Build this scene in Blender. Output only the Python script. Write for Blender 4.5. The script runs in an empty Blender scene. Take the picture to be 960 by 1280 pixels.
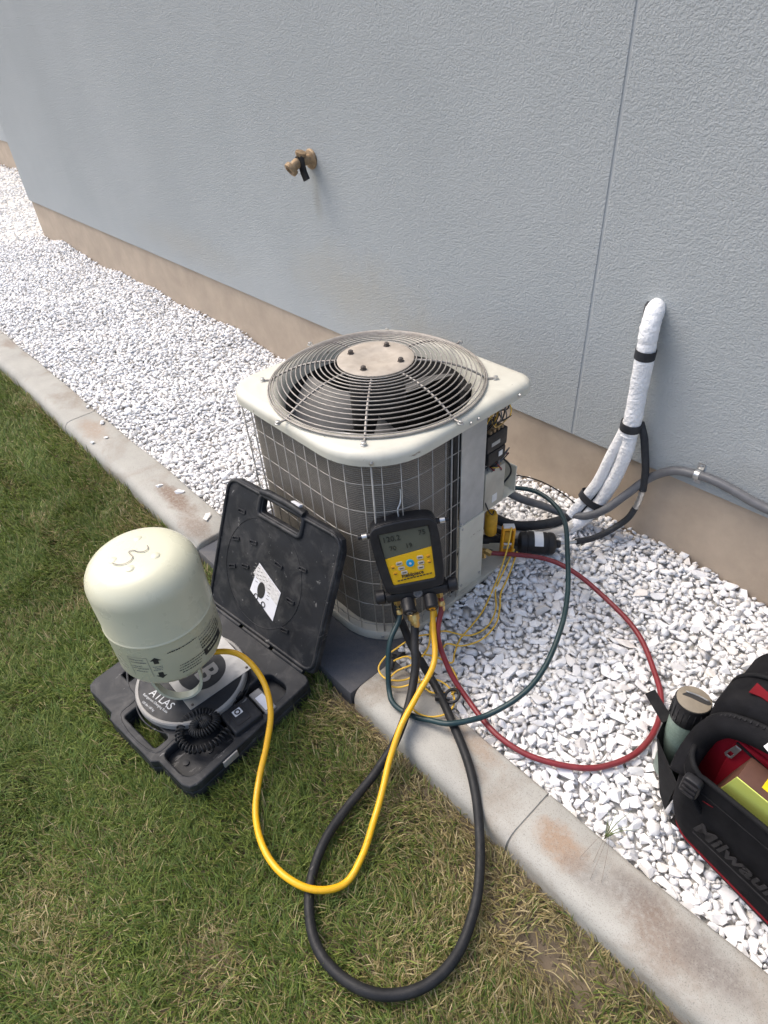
import bpy, bmesh, math, random
import numpy as np
from mathutils import Vector, Matrix, Quaternion

PI = math.pi
R_ = math.radians
rng = np.random.default_rng(7)
random.seed(7)
scene = bpy.context.scene
COL = scene.collection

# ------------------------------------------------------------------ camera
cam_d = bpy.data.cameras.new("camera")
cam = bpy.data.objects.new("camera", cam_d)
COL.objects.link(cam)
cam_d.sensor_fit = 'VERTICAL'
cam_d.sensor_height = 36.0
cam_d.lens = 36.0 * 803.27 / 1280.0
cam_d.clip_start = 0.02
cam_d.clip_end = 500.0
CR = Vector((0.67469361, 0.73598665, -0.05578692))
CU = Vector((-0.43750878, 0.45965446, 0.77285435))
CF = Vector((-0.59445319, 0.49703263, -0.63212655))
CAM = Vector((0.0, -1.70141, 1.5))
cam.matrix_world = Matrix(((CR.x, CU.x, -CF.x, CAM.x), (CR.y, CU.y, -CF.y, CAM.y), (CR.z, CU.z, -CF.z, CAM.z), (0, 0, 0, 1)))
scene.camera = cam

# ------------------------------------------------------------------ light
SUN_EL, SUN_AZ = 58.0, 248.0        # azimuth measured from +Y clockwise, where the light comes from
world = bpy.data.worlds.new("World")
scene.world = world
world.use_nodes = True
wn = world.node_tree
wn.nodes.clear()
wo = wn.nodes.new('ShaderNodeOutputWorld')
wb = wn.nodes.new('ShaderNodeBackground')
sky = wn.nodes.new('ShaderNodeTexSky')
sky.sky_type = 'NISHITA'
sky.sun_disc = False
sky.sun_elevation = R_(SUN_EL)
sky.sun_rotation = R_(SUN_AZ)
sky.air_density = 1.0
sky.dust_density = 4.0
sky.ozone_density = 1.0
wb.inputs['Strength'].default_value = 0.15
wn.links.new(sky.outputs[0], wb.inputs['Color'])
wn.links.new(wb.outputs[0], wo.inputs['Surface'])
sun_d = bpy.data.lights.new("sun", 'SUN')
sun_d.energy = 1.2
sun_d.angle = R_(42)
sun_d.color = (1.0, 0.93, 0.82)
sun = bpy.data.objects.new("sun", sun_d)
COL.objects.link(sun)
sdir = Vector((math.sin(R_(SUN_AZ)) * math.cos(R_(SUN_EL)), math.cos(R_(SUN_AZ)) * math.cos(R_(SUN_EL)), math.sin(R_(SUN_EL))))
sun.rotation_euler = sdir.to_track_quat('Z', 'Y').to_euler()
sun.location = (-2, -4, 6)

scene.view_settings.view_transform = 'Standard'
scene.view_settings.look = 'None'
scene.view_settings.gamma = 1.0
scene.view_settings.exposure = 0.85
scene.view_settings.use_curve_mapping = False

# ------------------------------------------------------------------ materials
def new_mat(name):
    m = bpy.data.materials.new(name)
    m.use_nodes = True
    nt = m.node_tree
    b = nt.nodes['Principled BSDF']
    return m, nt, b

def ramp(nt, fac, stops):
    n = nt.nodes.new('ShaderNodeValToRGB')
    e = n.color_ramp.elements
    while len(e) < len(stops):
        e.new(0.5)
    for i, (p, c) in enumerate(stops):
        e[i].position = p
        e[i].color = (*c, 1) if len(c) == 3 else c
    nt.links.new(fac, n.inputs[0])
    return n.outputs[0]

def noise(nt, scale, detail=4, rough=0.55, vec=None, dist=0.0):
    n = nt.nodes.new('ShaderNodeTexNoise')
    n.inputs['Scale'].default_value = scale
    n.inputs['Detail'].default_value = detail
    n.inputs['Roughness'].default_value = rough
    n.inputs['Distortion'].default_value = dist
    nt.links.new(vec if vec is not None else coords(nt), n.inputs['Vector'])
    return n.outputs[0]

def coords(nt):
    g = nt.nodes.get('GEO')
    if g is None:
        g = nt.nodes.new('ShaderNodeNewGeometry')
        g.name = 'GEO'
    return g.outputs['Position']

def mix(nt, fac, a, b, mode='MIX'):
    n = nt.nodes.new('ShaderNodeMix')
    n.data_type = 'RGBA'
    n.blend_type = mode
    for inp, v in ((n.inputs[0], fac), (n.inputs[6], a), (n.inputs[7], b)):
        if isinstance(v, (int, float)):
            inp.default_value = v
        elif isinstance(v, tuple):
            inp.default_value = (*v, 1)
        else:
            nt.links.new(v, inp)
    return n.outputs[2]

def math_n(nt, op, a, b=0.0, clamp=False):
    n = nt.nodes.new('ShaderNodeMath')
    n.operation = op
    n.use_clamp = clamp
    for i, v in enumerate((a, b)):
        if isinstance(v, (int, float)):
            n.inputs[i].default_value = v
        else:
            nt.links.new(v, n.inputs[i])
    return n.outputs[0]

def bump(nt, b, h, strength=0.3, dist=0.002):
    n = nt.nodes.new('ShaderNodeBump')
    n.inputs['Strength'].default_value = strength
    n.inputs['Distance'].default_value = dist
    nt.links.new(h, n.inputs['Height'])
    nt.links.new(n.outputs[0], b.inputs['Normal'])

def simple(name, col, rough=0.6, metal=0.0, var=0.12, vscale=25.0, bscale=None, bstr=0.15, bdist=0.0008, dirt=None, dirt_amt=0.5, dscale=9.0, spec=0.5, scuff=None, sc_scale=38.0, sc_th=0.66):
    m, nt, b = new_mat(name)
    n = noise(nt, vscale, 5)
    lo = tuple(c * (1 - var) for c in col)
    hi = tuple(min(1, c * (1 + var)) for c in col)
    c = ramp(nt, n, [(0.3, lo), (0.7, hi)])
    if dirt:
        d = ramp(nt, noise(nt, dscale, 8, 0.65, dist=0.6), [(0.48, (0, 0, 0)), (0.75, (dirt_amt,) * 3)])
        c = mix(nt, d, c, dirt)
    if scuff:
        mp = nt.nodes.new('ShaderNodeMapping')
        mp.inputs['Rotation'].default_value = (0.3, 0.5, 0.9)
        mp.inputs['Scale'].default_value = (1.0, 0.22, 1.0)
        nt.links.new(coords(nt), mp.inputs['Vector'])
        d = ramp(nt, noise(nt, sc_scale, 6, 0.7, vec=mp.outputs[0]), [(sc_th, (0, 0, 0)), (sc_th + .03, (0.8,) * 3)])
        c = mix(nt, d, c, scuff)
    nt.links.new(c, b.inputs['Base Color'])
    b.inputs['Metallic'].default_value = metal
    b.inputs['Specular IOR Level'].default_value = spec
    rr = ramp(nt, noise(nt, vscale * 1.7, 4), [(0.3, (max(0, rough - .08),) * 3), (0.7, (min(1, rough + .08),) * 3)])
    nt.links.new(rr, b.inputs['Roughness'])
    if bscale:
        bump(nt, b, noise(nt, bscale, 3), bstr, bdist)
    return m

def stain_spots(nt, c, spots):
    """blotches of dirt with ragged edges: (x, y, z, rx, rz, colour, amount)"""
    for (bx_, by_, bz_, rx_, rz_, sc_, am_) in spots:
        mp = nt.nodes.new('ShaderNodeMapping')
        mp.vector_type = 'TEXTURE'
        mp.inputs['Location'].default_value = (bx_, by_, bz_)
        mp.inputs['Scale'].default_value = (rx_, 1.0, rz_)
        nt.links.new(coords(nt), mp.inputs['Vector'])
        ln = nt.nodes.new('ShaderNodeVectorMath')
        ln.operation = 'LENGTH'
        nt.links.new(mp.outputs[0], ln.inputs[0])
        e = math_n(nt, 'ADD', ln.outputs['Value'], math_n(nt, 'MULTIPLY', noise(nt, 9, 8, 0.65), 1.2))
        k = ramp(nt, math_n(nt, 'SUBTRACT', e, 0.6, True), [(0.1, (am_,) * 3), (1.0, (0, 0, 0))])
        c = mix(nt, k, c, sc_)
    return c

def stucco_mat():
    m, nt, b = new_mat("stucco")
    big = noise(nt, 1.3, 5, 0.6)
    c = ramp(nt, big, [(0.3, (0.385, 0.408, 0.410)), (0.7, (0.43, 0.452, 0.452))])
    st = ramp(nt, noise(nt, 5.5, 7, 0.6, dist=0.4), [(0.5, (0, 0, 0)), (0.85, (0.22, 0.22, 0.22))])
    c = mix(nt, st, c, (0.39, 0.40, 0.395))
    c = stain_spots(nt, c, [(-2.30, 0, .84, .035, .11, (0.30, 0.30, 0.27), .55), (-2.1, 0, .50, .55, .22, (0.42, 0.395, 0.33), .5), (-1.6, 0, .40, .35, .14, (0.40, 0.375, 0.315), .45), (-0.75, 0, .60, .10, .18, (0.30, 0.31, 0.30), .3), (-3.6, 0, .42, .8, .12, (0.41, 0.39, 0.34), .35), (-0.3, 0, .38, .3, .07, (0.33, 0.32, 0.29), .4)])
    nt.links.new(c, b.inputs['Base Color'])
    b.inputs['Roughness'].default_value = 0.92
    b.inputs['Specular IOR Level'].default_value = 0.2
    n1 = noise(nt, 210, 2, 0.5, dist=0.5)
    n2 = noise(nt, 85, 3, 0.55, dist=0.8)
    r1 = ramp(nt, n1, [(0.38, (0, 0, 0)), (0.58, (1, 1, 1))])
    h = math_n(nt, 'ADD', math_n(nt, 'MULTIPLY', r1, 0.55), math_n(nt, 'MULTIPLY', n2, 0.9))
    bump(nt, b, h, 0.6, 0.0042)
    return m

def concrete_mat(name, base, stain=None, stain_amt=0.6, speck=True, rough=0.85, spots=()):
    m, nt, b = new_mat(name)
    n = noise(nt, 6, 8, 0.65)
    c = ramp(nt, n, [(0.3, tuple(x * .86 for x in base)), (0.7, tuple(min(1, x * 1.1) for x in base))])
    if stain:
        d = ramp(nt, noise(nt, 3.1, 7, 0.6, dist=0.7), [(0.50, (0, 0, 0)), (0.64, (stain_amt,) * 3)])
        d2 = ramp(nt, noise(nt, 55, 4, 0.7), [(0.3, (0.35,) * 3), (0.62, (1, 1, 1))])
        c = mix(nt, mix(nt, 1.0, d, d2, 'MULTIPLY'), c, stain)
    for (bx_, by_, rx_, ry_, sc_, am_) in spots:
        mp = nt.nodes.new('ShaderNodeMapping')
        mp.vector_type = 'TEXTURE'
        mp.inputs['Location'].default_value = (bx_, by_, 0)
        mp.inputs['Scale'].default_value = (rx_, ry_, 1.0)
        nt.links.new(coords(nt), mp.inputs['Vector'])
        ln = nt.nodes.new('ShaderNodeVectorMath')
        ln.operation = 'LENGTH'
        nt.links.new(mp.outputs[0], ln.inputs[0])
        e = math_n(nt, 'ADD', ln.outputs['Value'], math_n(nt, 'MULTIPLY', noise(nt, 26, 7, 0.7), 1.1))
        mk_ = ramp(nt, e, [(0.62, (am_,) * 3), (1.0, (am_ * .35,) * 3)])
        mk2 = ramp(nt, math_n(nt, 'SUBTRACT', e, 0.6, True), [(0.35, (1, 1, 1)), (0.85, (0, 0, 0))])
        fine_ = ramp(nt, noise(nt, 95, 7, 0.8), [(0.34, (0.30,) * 3), (0.54, (1, 1, 1))])
        c = mix(nt, mix(nt, 1.0, mix(nt, 1.0, mk2, (am_,) * 3, 'MULTIPLY'), fine_, 'MULTIPLY'), c, sc_)
    if speck:
        s = ramp(nt, noise(nt, 420, 2, 0.5), [(0.28, (0.55,) * 3), (0.45, (1, 1, 1))])
        c = mix(nt, 0.8, c, s, 'MULTIPLY')
    nt.links.new(c, b.inputs['Base Color'])
    b.inputs['Roughness'].default_value = rough
    h = math_n(nt, 'ADD', noise(nt, 260, 4), math_n(nt, 'MULTIPLY', noise(nt, 30, 4), 1.5))
    bump(nt, b, h, 0.3, 0.0016)
    return m

def stone_mat():
    m, nt, b = new_mat("white_marble")
    g = nt.nodes.new('ShaderNodeNewGeometry')
    oi = nt.nodes.new('ShaderNodeObjectInfo')
    rnd = math_n(nt, 'FRACT', math_n(nt, 'ADD', g.outputs['Random Per Island'], oi.outputs['Random']))
    c = ramp(nt, rnd, [(0.0, (0.48, 0.46, 0.44)), (0.02, (0.70, 0.69, 0.68)), (0.15, (0.80, 0.79, 0.775)), (0.55, (0.875, 0.868, 0.86)), (0.92, (0.90, 0.90, 0.90)), (0.98, (0.82, 0.78, 0.73))])
    v = ramp(nt, noise(nt, 45, 5, 0.6, dist=1.0), [(0.35, (0.86, 0.86, 0.87)), (0.6, (1, 1, 1))])
    c = mix(nt, 0.7, c, v, 'MULTIPLY')
    nt.links.new(c, b.inputs['Base Color'])
    b.inputs['Roughness'].default_value = 0.75
    b.inputs['Specular IOR Level'].default_value = 0.3
    bump(nt, b, noise(nt, 160, 4), 0.25, 0.002)
    return m

def grass_mat():
    m, nt, b = new_mat("grass_blade")
    a = nt.nodes.new('ShaderNodeAttribute')
    a.attribute_name = 'tone'
    nt.links.new(a.outputs['Color'], b.inputs['Base Color'])
    b.inputs['Roughness'].default_value = 0.55
    b.inputs['Specular IOR Level'].default_value = 0.3
    tr = nt.nodes.new('ShaderNodeBsdfTranslucent')
    nt.links.new(a.outputs['Color'], tr.inputs['Color'])
    ms = nt.nodes.new('ShaderNodeMixShader')
    ms.inputs[0].default_value = 0.3
    nt.links.new(b.outputs[0], ms.inputs[1])
    nt.links.new(tr.outputs[0], ms.inputs[2])
    nt.links.new(ms.outputs[0], nt.nodes['Material Output'].inputs['Surface'])
    return m

def coil_mat():
    m, nt, b = new_mat("coil_fins")
    sep = nt.nodes.new('ShaderNodeSeparateXYZ')
    nt.links.new(coords(nt), sep.inputs[0])
    w = nt.nodes.new('ShaderNodeTexWave')
    w.wave_type = 'BANDS'
    w.bands_direction = 'Z'
    w.inputs['Scale'].default_value = 52
    w.inputs['Distortion'].default_value = 0.6
    w.inputs['Detail'].default_value = 3
    w.inputs['Detail Scale'].default_value = 20
    nt.links.new(coords(nt), w.inputs['Vector'])
    n = noise(nt, 11, 6, 0.6)
    base = ramp(nt, n, [(0.3, (0.225, 0.20, 0.17)), (0.7, (0.35, 0.315, 0.27))])
    fin = ramp(nt, w.outputs[0], [(0.1, (0.55,) * 3), (0.75, (1, 1, 1))])
    fine = ramp(nt, noise(nt, 320, 2), [(0.3, (0.6,) * 3), (0.65, (1.0,) * 3)])
    c = mix(nt, 0.8, base, fin, 'MULTIPLY')
    c = mix(nt, 0.8, c, fine, 'MULTIPLY')
    nt.links.new(c, b.inputs['Base Color'])
    b.inputs['Roughness'].default_value = 0.6
    b.inputs['Metallic'].default_value = 0.2
    bump(nt, b, w.outputs[0], 0.7, 0.002)
    return m

MT = {}
MUD, TAN, GREY = (0.20, 0.135, 0.095), (0.33, 0.235, 0.165), (0.20, 0.175, 0.155)
KSPOTS = [(-2.03, -1.04, .20, .05, MUD, .9), (-1.83, -1.07, .13, .06, MUD, .6), (-2.80, -1.05, .17, .07, TAN, .6), (-0.26, -1.05, .085, .055, TAN, .95),
          (-0.09, -1.02, .09, .05, GREY, .8), (-0.02, -1.05, .12, .07, MUD, .6), (0.07, -1.03, .12, .05, GREY, .8), (-0.56, -1.0, .14, .04, TAN, .6), (-0.50, -1.05, .06, .03, MUD, .35), (-0.17, -1.06, .10, .04, GREY, .5), (-4.1, -1.0, .12, .05, MUD, .6)]
MT['stucco'] = stucco_mat()
MT['foundation'] = concrete_mat('painted_foundation', (0.445, 0.36, 0.275), (0.36, 0.285, 0.215), 0.5, speck=False)
MT['kerb'] = concrete_mat('kerb_concrete', (0.385, 0.372, 0.335), (0.25, 0.205, 0.16), 0.75, spots=KSPOTS)
MT['stone'] = stone_mat()
MT['grit'] = concrete_mat('pale_grit', (0.74, 0.72, 0.685))
MT['grass'] = grass_mat()
MT['soil'] = concrete_mat('dry_soil', (0.135, 0.105, 0.072), (0.23, 0.18, 0.115), 0.7, speck=False, rough=0.95)
MT['pad'] = concrete_mat('grey_pad', (0.066, 0.069, 0.080), (0.13, 0.122, 0.112), 0.7)
MT['beige'] = simple('beige_enamel', (0.60, 0.585, 0.50), 0.42, 0, 0.04, 14, 500, 0.04, 0.0004, dirt=(0.36, 0.32, 0.26), dirt_amt=0.35, scuff=(0.22, 0.17, 0.12), sc_scale=60, sc_th=0.65)
MT['beige_dirty'] = simple('dirty_beige_enamel', (0.50, 0.475, 0.40), 0.5, 0, 0.08, 14, dirt=(0.28, 0.23, 0.18), dirt_amt=0.6)
MT['galv'] = simple('galvanised_steel', (0.40, 0.42, 0.43), 0.45, 0.55, 0.12, 18, dirt=(0.27, 0.28, 0.29), dirt_amt=0.4)
MT['wire'] = simple('coated_wire', (0.34, 0.315, 0.285), 0.5, 0.3, 0.2, 60, dirt=(0.2, 0.16, 0.13), dirt_amt=0.5)
MT['guard'] = simple('pale_coated_wire', (0.38, 0.36, 0.325), 0.5, 0.2, 0.2, 60, dirt=(0.25, 0.2, 0.16), dirt_amt=0.5)
MT['hub'] = simple('rusty_grey_plate', (0.40, 0.35, 0.29), 0.65, 0.0, 0.12, 30, 200, 0.2, dirt=(0.27, 0.22, 0.17), dirt_amt=0.6, dscale=22)
MT['steel'] = simple('zinc_steel', (0.55, 0.55, 0.54), 0.35, 0.85, 0.12, 60)
MT['rustbolt'] = simple('dark_bolt', (0.10, 0.085, 0.075), 0.6, 0.4, 0.3, 80)
MT['fanblade'] = simple('fan_blade_metal', (0.15, 0.15, 0.147), 0.6, 0.2, 0.12, 20, dirt=(0.24, 0.22, 0.2), dirt_amt=0.6)
MT['motor'] = simple('motor_black', (0.035, 0.035, 0.036), 0.5, 0.1, 0.3, 30)
MT['dark'] = simple('dark_interior', (0.025, 0.024, 0.023), 0.8, 0, 0.3, 30)
MT['coil'] = coil_mat()
MT['black'] = simple('black_plastic', (0.015, 0.015, 0.017), 0.45, 0, 0.25, 40, 300, 0.1, dirt=(0.06, 0.058, 0.056), dirt_amt=0.4, spec=0.35)
MT['caseblk'] = simple('dusty_black_case', (0.020, 0.0215, 0.025), 0.5, 0, 0.2, 16, 420, 0.22, 0.0006, dirt=(0.14, 0.135, 0.13), dirt_amt=0.45, dscale=14, spec=0.26, scuff=(0.20, 0.195, 0.19), sc_scale=45, sc_th=0.64)
MT['rubber'] = simple('black_rubber_hose', (0.015, 0.0155, 0.017), 0.55, 0, 0.25, 40, 350, 0.2, dirt=(0.075, 0.072, 0.068), dirt_amt=0.3, scuff=(0.10, 0.095, 0.085), sc_scale=60, sc_th=0.66, spec=0.28)
MT['foam'] = simple('black_foam_sleeve', (0.020, 0.022, 0.026), 0.7, 0, 0.25, 40, 260, 0.3)
MT['yellowhose'] = simple('yellow_hose', (0.80, 0.43, 0.012), 0.38, 0, 0.06, 30, 300, 0.1, dirt=(0.40, 0.24, 0.05), dirt_amt=0.4, dscale=30, scuff=(0.06, 0.045, 0.02), sc_th=0.64)
MT['greenhose'] = simple('dark_green_hose', (0.011, 0.036, 0.041), 0.45, 0, 0.15, 30, 300, 0.1, dirt=(0.06, 0.085, 0.08), dirt_amt=0.35)
MT['redhose'] = simple('red_hose', (0.20, 0.018, 0.024), 0.45, 0, 0.12, 30, 300, 0.12, dirt=(0.22, 0.08, 0.075), dirt_amt=0.35, dscale=20)
MT['conduit'] = simple('grey_conduit', (0.115, 0.118, 0.126), 0.5, 0, 0.15, 30, 200, 0.1, dirt=(0.23, 0.22, 0.21), dirt_amt=0.4)
MT['wrap'] = simple('white_tape_wrap', (0.82, 0.82, 0.82), 0.45, 0, 0.05, 60, 90, 0.9, 0.006)
MT['wrapdirty'] = simple('dusty_white_wrap', (0.58, 0.55, 0.50), 0.6, 0, 0.1, 40, 120, 0.5, 0.003, dirt=(0.36, 0.32, 0.27), dirt_amt=0.5)
MT['brass'] = simple('brass', (0.62, 0.43, 0.17), 0.35, 0.85, 0.2, 60)
MT['oldbrass'] = simple('weathered_brass', (0.30, 0.205, 0.115), 0.6, 0.3, 0.3, 60, dirt=(0.42, 0.35, 0.25), dirt_amt=0.6, dscale=70)
MT['orangewire'] = simple('orange_yellow_lead', (0.86, 0.53, 0.06), 0.45, 0, 0.08, 60)
MT['orange'] = simple('orange_yellow_plastic', (0.78, 0.36, 0.012), 0.4, 0, 0.08, 60)
MT['foamyellow'] = simple('yellow_brown_cap', (0.55, 0.30, 0.02), 0.55, 0, 0.2, 40)
MT['faceyellow'] = simple('yellow_faceplate', (0.83, 0.48, 0.012), 0.35, 0, 0.03, 30, dirt=(0.6, 0.33, 0.03), dirt_amt=0.3)
MT['lcd'] = simple('lcd_glass', (0.10, 0.105, 0.078), 0.35, 0, 0.06, 12)
MT['lcdink'] = simple('lcd_segments', (0.018, 0.02, 0.015), 0.4, 0, 0.05, 12)
MT['bluebtn'] = simple('blue_button', (0.01, 0.30, 0.55), 0.3, 0, 0.05, 12)
MT['greybtn'] = simple('grey_button', (0.50, 0.44, 0.36), 0.5, 0, 0.05, 12)
MT['ink'] = simple('black_print', (0.025, 0.025, 0.025), 0.6, 0, 0.2, 60)
MT['greyprint'] = simple('worn_grey_print', (0.19, 0.19, 0.175), 0.55, 0, 0.2, 90)
MT['whiteprint'] = simple('worn_white_print', (0.62, 0.63, 0.64), 0.55, 0, 0.1, 60)
MT['cyl'] = simple('pale_green_paint', (0.60, 0.588, 0.438), 0.30, 0, 0.02, 10, 35, 0.05, 0.0015, dirt=(0.50, 0.52, 0.42), dirt_amt=0.3, dscale=7, scuff=(0.40, 0.39, 0.31), sc_scale=40, sc_th=0.69)
MT['marker'] = simple('brown_marker', (0.24, 0.20, 0.17), 0.6, 0, 0.3, 60)
MT['alu'] = simple('brushed_aluminium', (0.30, 0.30, 0.295), 0.42, 0.6, 0.08, 30, dirt=(0.33, 0.31, 0.29), dirt_amt=0.5)
MT['discblk'] = simple('glossy_black_print', (0.013, 0.015, 0.019), 0.5, 0, 0.2, 30, dirt=(0.05, 0.054, 0.062), dirt_amt=0.45, spec=0.3)
MT['platerim'] = simple('dusty_grey_rim', (0.30, 0.29, 0.275), 0.6, 0.1, 0.1, 30, dirt=(0.2, 0.19, 0.18), dirt_amt=0.5)
MT['paper'] = simple('sticker_paper', (0.78, 0.79, 0.84), 0.35, 0, 0.04, 30, 120, 0.05)
MT['paperdirty'] = simple('sticker_paper_dusty', (0.66, 0.65, 0.64), 0.6, 0, 0.2, 160)
MT['fabric'] = simple('black_ballistic_fabric', (0.0075, 0.0075, 0.009), 0.85, 0, 0.25, 30, 650, 0.6, 0.001, dirt=(0.022, 0.021, 0.021), dirt_amt=0.4, spec=0.15)
MT['fabric2'] = simple('black_webbing', (0.006, 0.006, 0.007), 0.8, 0, 0.25, 30, 500, 0.6, 0.001, spec=0.3)
MT['emboss'] = simple('embossed_black_rubber', (0.020, 0.019, 0.021), 0.6, 0, 0.2, 30, spec=0.25)
MT['redfab'] = simple('red_lining', (0.27, 0.006, 0.017), 0.8, 0, 0.12, 14, 600, 0.5, 0.001, spec=0.25)
MT['redtrim'] = simple('red_trim', (0.16, 0.009, 0.014), 0.8, 0, 0.1, 30, spec=0.15)
MT['mint'] = simple('mint_tumbler', (0.23, 0.30, 0.25), 0.4, 0, 0.15, 220, dirt=(0.16, 0.24, 0.2), dirt_amt=0.4, dscale=160)
MT['tanlid'] = simple('dusty_tan_lid', (0.235, 0.20, 0.15), 0.6, 0, 0.1, 25, dirt=(0.13, 0.11, 0.085), dirt_amt=0.6, dscale=35)
MT['neon'] = simple('neon_yellow_card', (0.66, 0.72, 0.16), 0.5, 0, 0.04, 30)
MT['boxbrown'] = simple('brown_red_card', (0.085, 0.034, 0.02), 0.7, 0, 0.15, 30)
MT['boxyellow'] = simple('yellow_label', (0.80, 0.60, 0.01), 0.4, 0, 0.04, 30)
MT['weed'] = simple('weed_green', (0.17, 0.22, 0.075), 0.6, 0, 0.2, 30)
MT['white'] = simple('white_plastic', (0.78, 0.78, 0.77), 0.4, 0, 0.04, 30)
MT['joint'] = simple('joint_groove', (0.40, 0.42, 0.423), 0.9, 0, 0.05, 30)

# ------------------------------------------------------------------ helpers
def tag(o, label=None, cat=None, group=None, kind=None):
    if label: o['label'] = label
    if cat: o['category'] = cat
    if group: o['group'] = group
    if kind: o['kind'] = kind
    return o

class G:
    """collects geometry; build() links it as one mesh object (world coordinates)"""
    def __init__(s):
        s.v, s.f = [], []
    def add(s, v, f):
        o = len(s.v)
        s.v += [tuple(p) for p in v]
        s.f += [tuple(i + o for i in q) for q in f]
        return s
    def mesh(s, name, smooth=None):
        me = bpy.data.meshes.new(name)
        me.from_pydata(s.v, [], s.f)
        me.update()
        if smooth is not None:
            me.shade_smooth() if smooth >= 180 else None
            if smooth < 180:
                me.shade_smooth()
                me.set_sharp_from_angle(angle=R_(smooth))
        return me

def link(name, me, m, parent=None, mtx=None):
    o = bpy.data.objects.new(name, me)
    COL.objects.link(o)
    if m is not None:
        me.materials.clear()
        me.materials.append(m)
    if parent is not None:
        o.parent = parent
        if parent.type == 'EMPTY':
            o.matrix_parent_inverse = Matrix.Translation(parent.location).inverted()
        else:
            o.matrix_parent_inverse = parent.matrix_basis.inverted()
    if mtx is not None:
        o.matrix_basis = mtx
    return o

def build(name, g, m, parent=None, smooth=35, mtx=None):
    return link(name, g.mesh(name, smooth), m, parent, mtx)

def thing(name, label, cat, loc, group=None):
    o = bpy.data.objects.new(name, None)
    o.empty_display_size = 0.05
    COL.objects.link(o)
    o.location = loc
    return tag(o, label, cat, group)

def catmull(pts, n=8, closed=False):
    P = [np.array(p, float) for p in pts]
    out = []
    m = len(P)
    rngi = range(m) if closed else range(m - 1)
    for i in rngi:
        if closed:
            p0, p1, p2, p3 = P[(i - 1) % m], P[i], P[(i + 1) % m], P[(i + 2) % m]
        else:
            p1, p2 = P[i], P[i + 1]
            p0 = P[i - 1] if i > 0 else 2 * p1 - p2
            p3 = P[i + 2] if i + 2 < m else 2 * p2 - p1
        # centripetal
        t0 = 0.0
        t1 = t0 + max(1e-6, np.linalg.norm(p1 - p0)) ** 0.5
        t2 = t1 + max(1e-6, np.linalg.norm(p2 - p1)) ** 0.5
        t3 = t2 + max(1e-6, np.linalg.norm(p3 - p2)) ** 0.5
        for k in range(n):
            t = t1 + (t2 - t1) * k / n
            A1 = (t1 - t) / (t1 - t0) * p0 + (t - t0) / (t1 - t0) * p1
            A2 = (t2 - t) / (t2 - t1) * p1 + (t - t1) / (t2 - t1) * p2
            A3 = (t3 - t) / (t3 - t2) * p2 + (t - t2) / (t3 - t2) * p3
            B1 = (t2 - t) / (t2 - t0) * A1 + (t - t0) / (t2 - t0) * A2
            B2 = (t3 - t) / (t3 - t1) * A2 + (t - t1) / (t3 - t1) * A3
            out.append((t2 - t) / (t2 - t1) * B1 + (t - t1) / (t2 - t1) * B2)
    if not closed:
        out.append(P[-1])
    return out

def tube(pts, r, seg=8, closed=False, n=0, cap=True, flat=1.0, rfun=None):
    """verts, faces of a tube along pts (n>0: smooth them first)"""
    P = catmull(pts, n, closed) if n else [np.array(p, float) for p in pts]
    m = len(P)
    T = []
    for i in range(m):
        if closed:
            d = P[(i + 1) % m] - P[(i - 1) % m]
        else:
            d = P[min(i + 1, m - 1)] - P[max(i - 1, 0)]
        T.append(d / (np.linalg.norm(d) + 1e-12))
    up = np.array([0, 0, 1.0]) if abs(T[0][2]) < 0.9 else np.array([1.0, 0, 0])
    N = np.cross(T[0], up)
    N /= np.linalg.norm(N)
    V, F = [], []
    for i in range(m):
        if i:
            N = N - T[i] * (N @ T[i])
            N /= np.linalg.norm(N) + 1e-12
        B = np.cross(T[i], N)
        rr = r if rfun is None else r * rfun(i / (m - 1))
        for k in range(seg):
            a = 2 * PI * k / seg
            V.append(P[i] + rr * (math.cos(a) * N + flat * math.sin(a) * B))
    for i in range(m if closed else m - 1):
        j = (i + 1) % m
        for k in range(seg):
            l = (k + 1) % seg
            F.append((i * seg + k, i * seg + l, j * seg + l, j * seg + k))
    if cap and not closed:
        F.append(tuple(range(seg))[::-1])
        F.append(tuple((m - 1) * seg + k for k in range(seg)))
    return V, F

def lathe(prof, c=(0, 0, 0), axis=(0, 0, 1), seg=24, cap=True):
    """prof: (radius, height) pairs along axis from c"""
    ax = Vector(axis).normalized()
    q = Vector((0, 0, 1)).rotation_difference(ax)
    c = Vector(c)
    V, F = [], []
    for r, h in prof:
        for k in range(seg):
            a = 2 * PI * k / seg
            V.append(c + q @ Vector((r * math.cos(a), r * math.sin(a), h)))
    for i in range(len(prof) - 1):
        for k in range(seg):
            l = (k + 1) % seg
            F.append((i * seg + k, i * seg + l, (i + 1) * seg + l, (i + 1) * seg + k))
    if cap:
        F.append(tuple(range(seg))[::-1])
        F.append(tuple((len(prof) - 1) * seg + k for k in range(seg)))
    return [tuple(v) for v in V], F

def box(lo, hi, mtx=None, bev=0.0, seg=2):
    bm = bmesh.new()
    bmesh.ops.create_cube(bm, size=1.0)
    c = [(a + b) / 2 for a, b in zip(lo, hi)]
    s = [b - a for a, b in zip(lo, hi)]
    for v in bm.verts:
        v.co = Vector((c[0] + v.co.x * s[0], c[1] + v.co.y * s[1], c[2] + v.co.z * s[2]))
    if bev:
        bmesh.ops.bevel(bm, geom=list(bm.edges), offset=bev, segments=seg, profile=0.6, affect='EDGES')
    if mtx is not None:
        bmesh.ops.transform(bm, matrix=mtx, verts=bm.verts)
    bm.verts.index_update()
    V = [tuple(v.co) for v in bm.verts]
    F = [tuple(v.index for v in f.verts) for f in bm.faces]
    bm.free()
    return V, F

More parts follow.
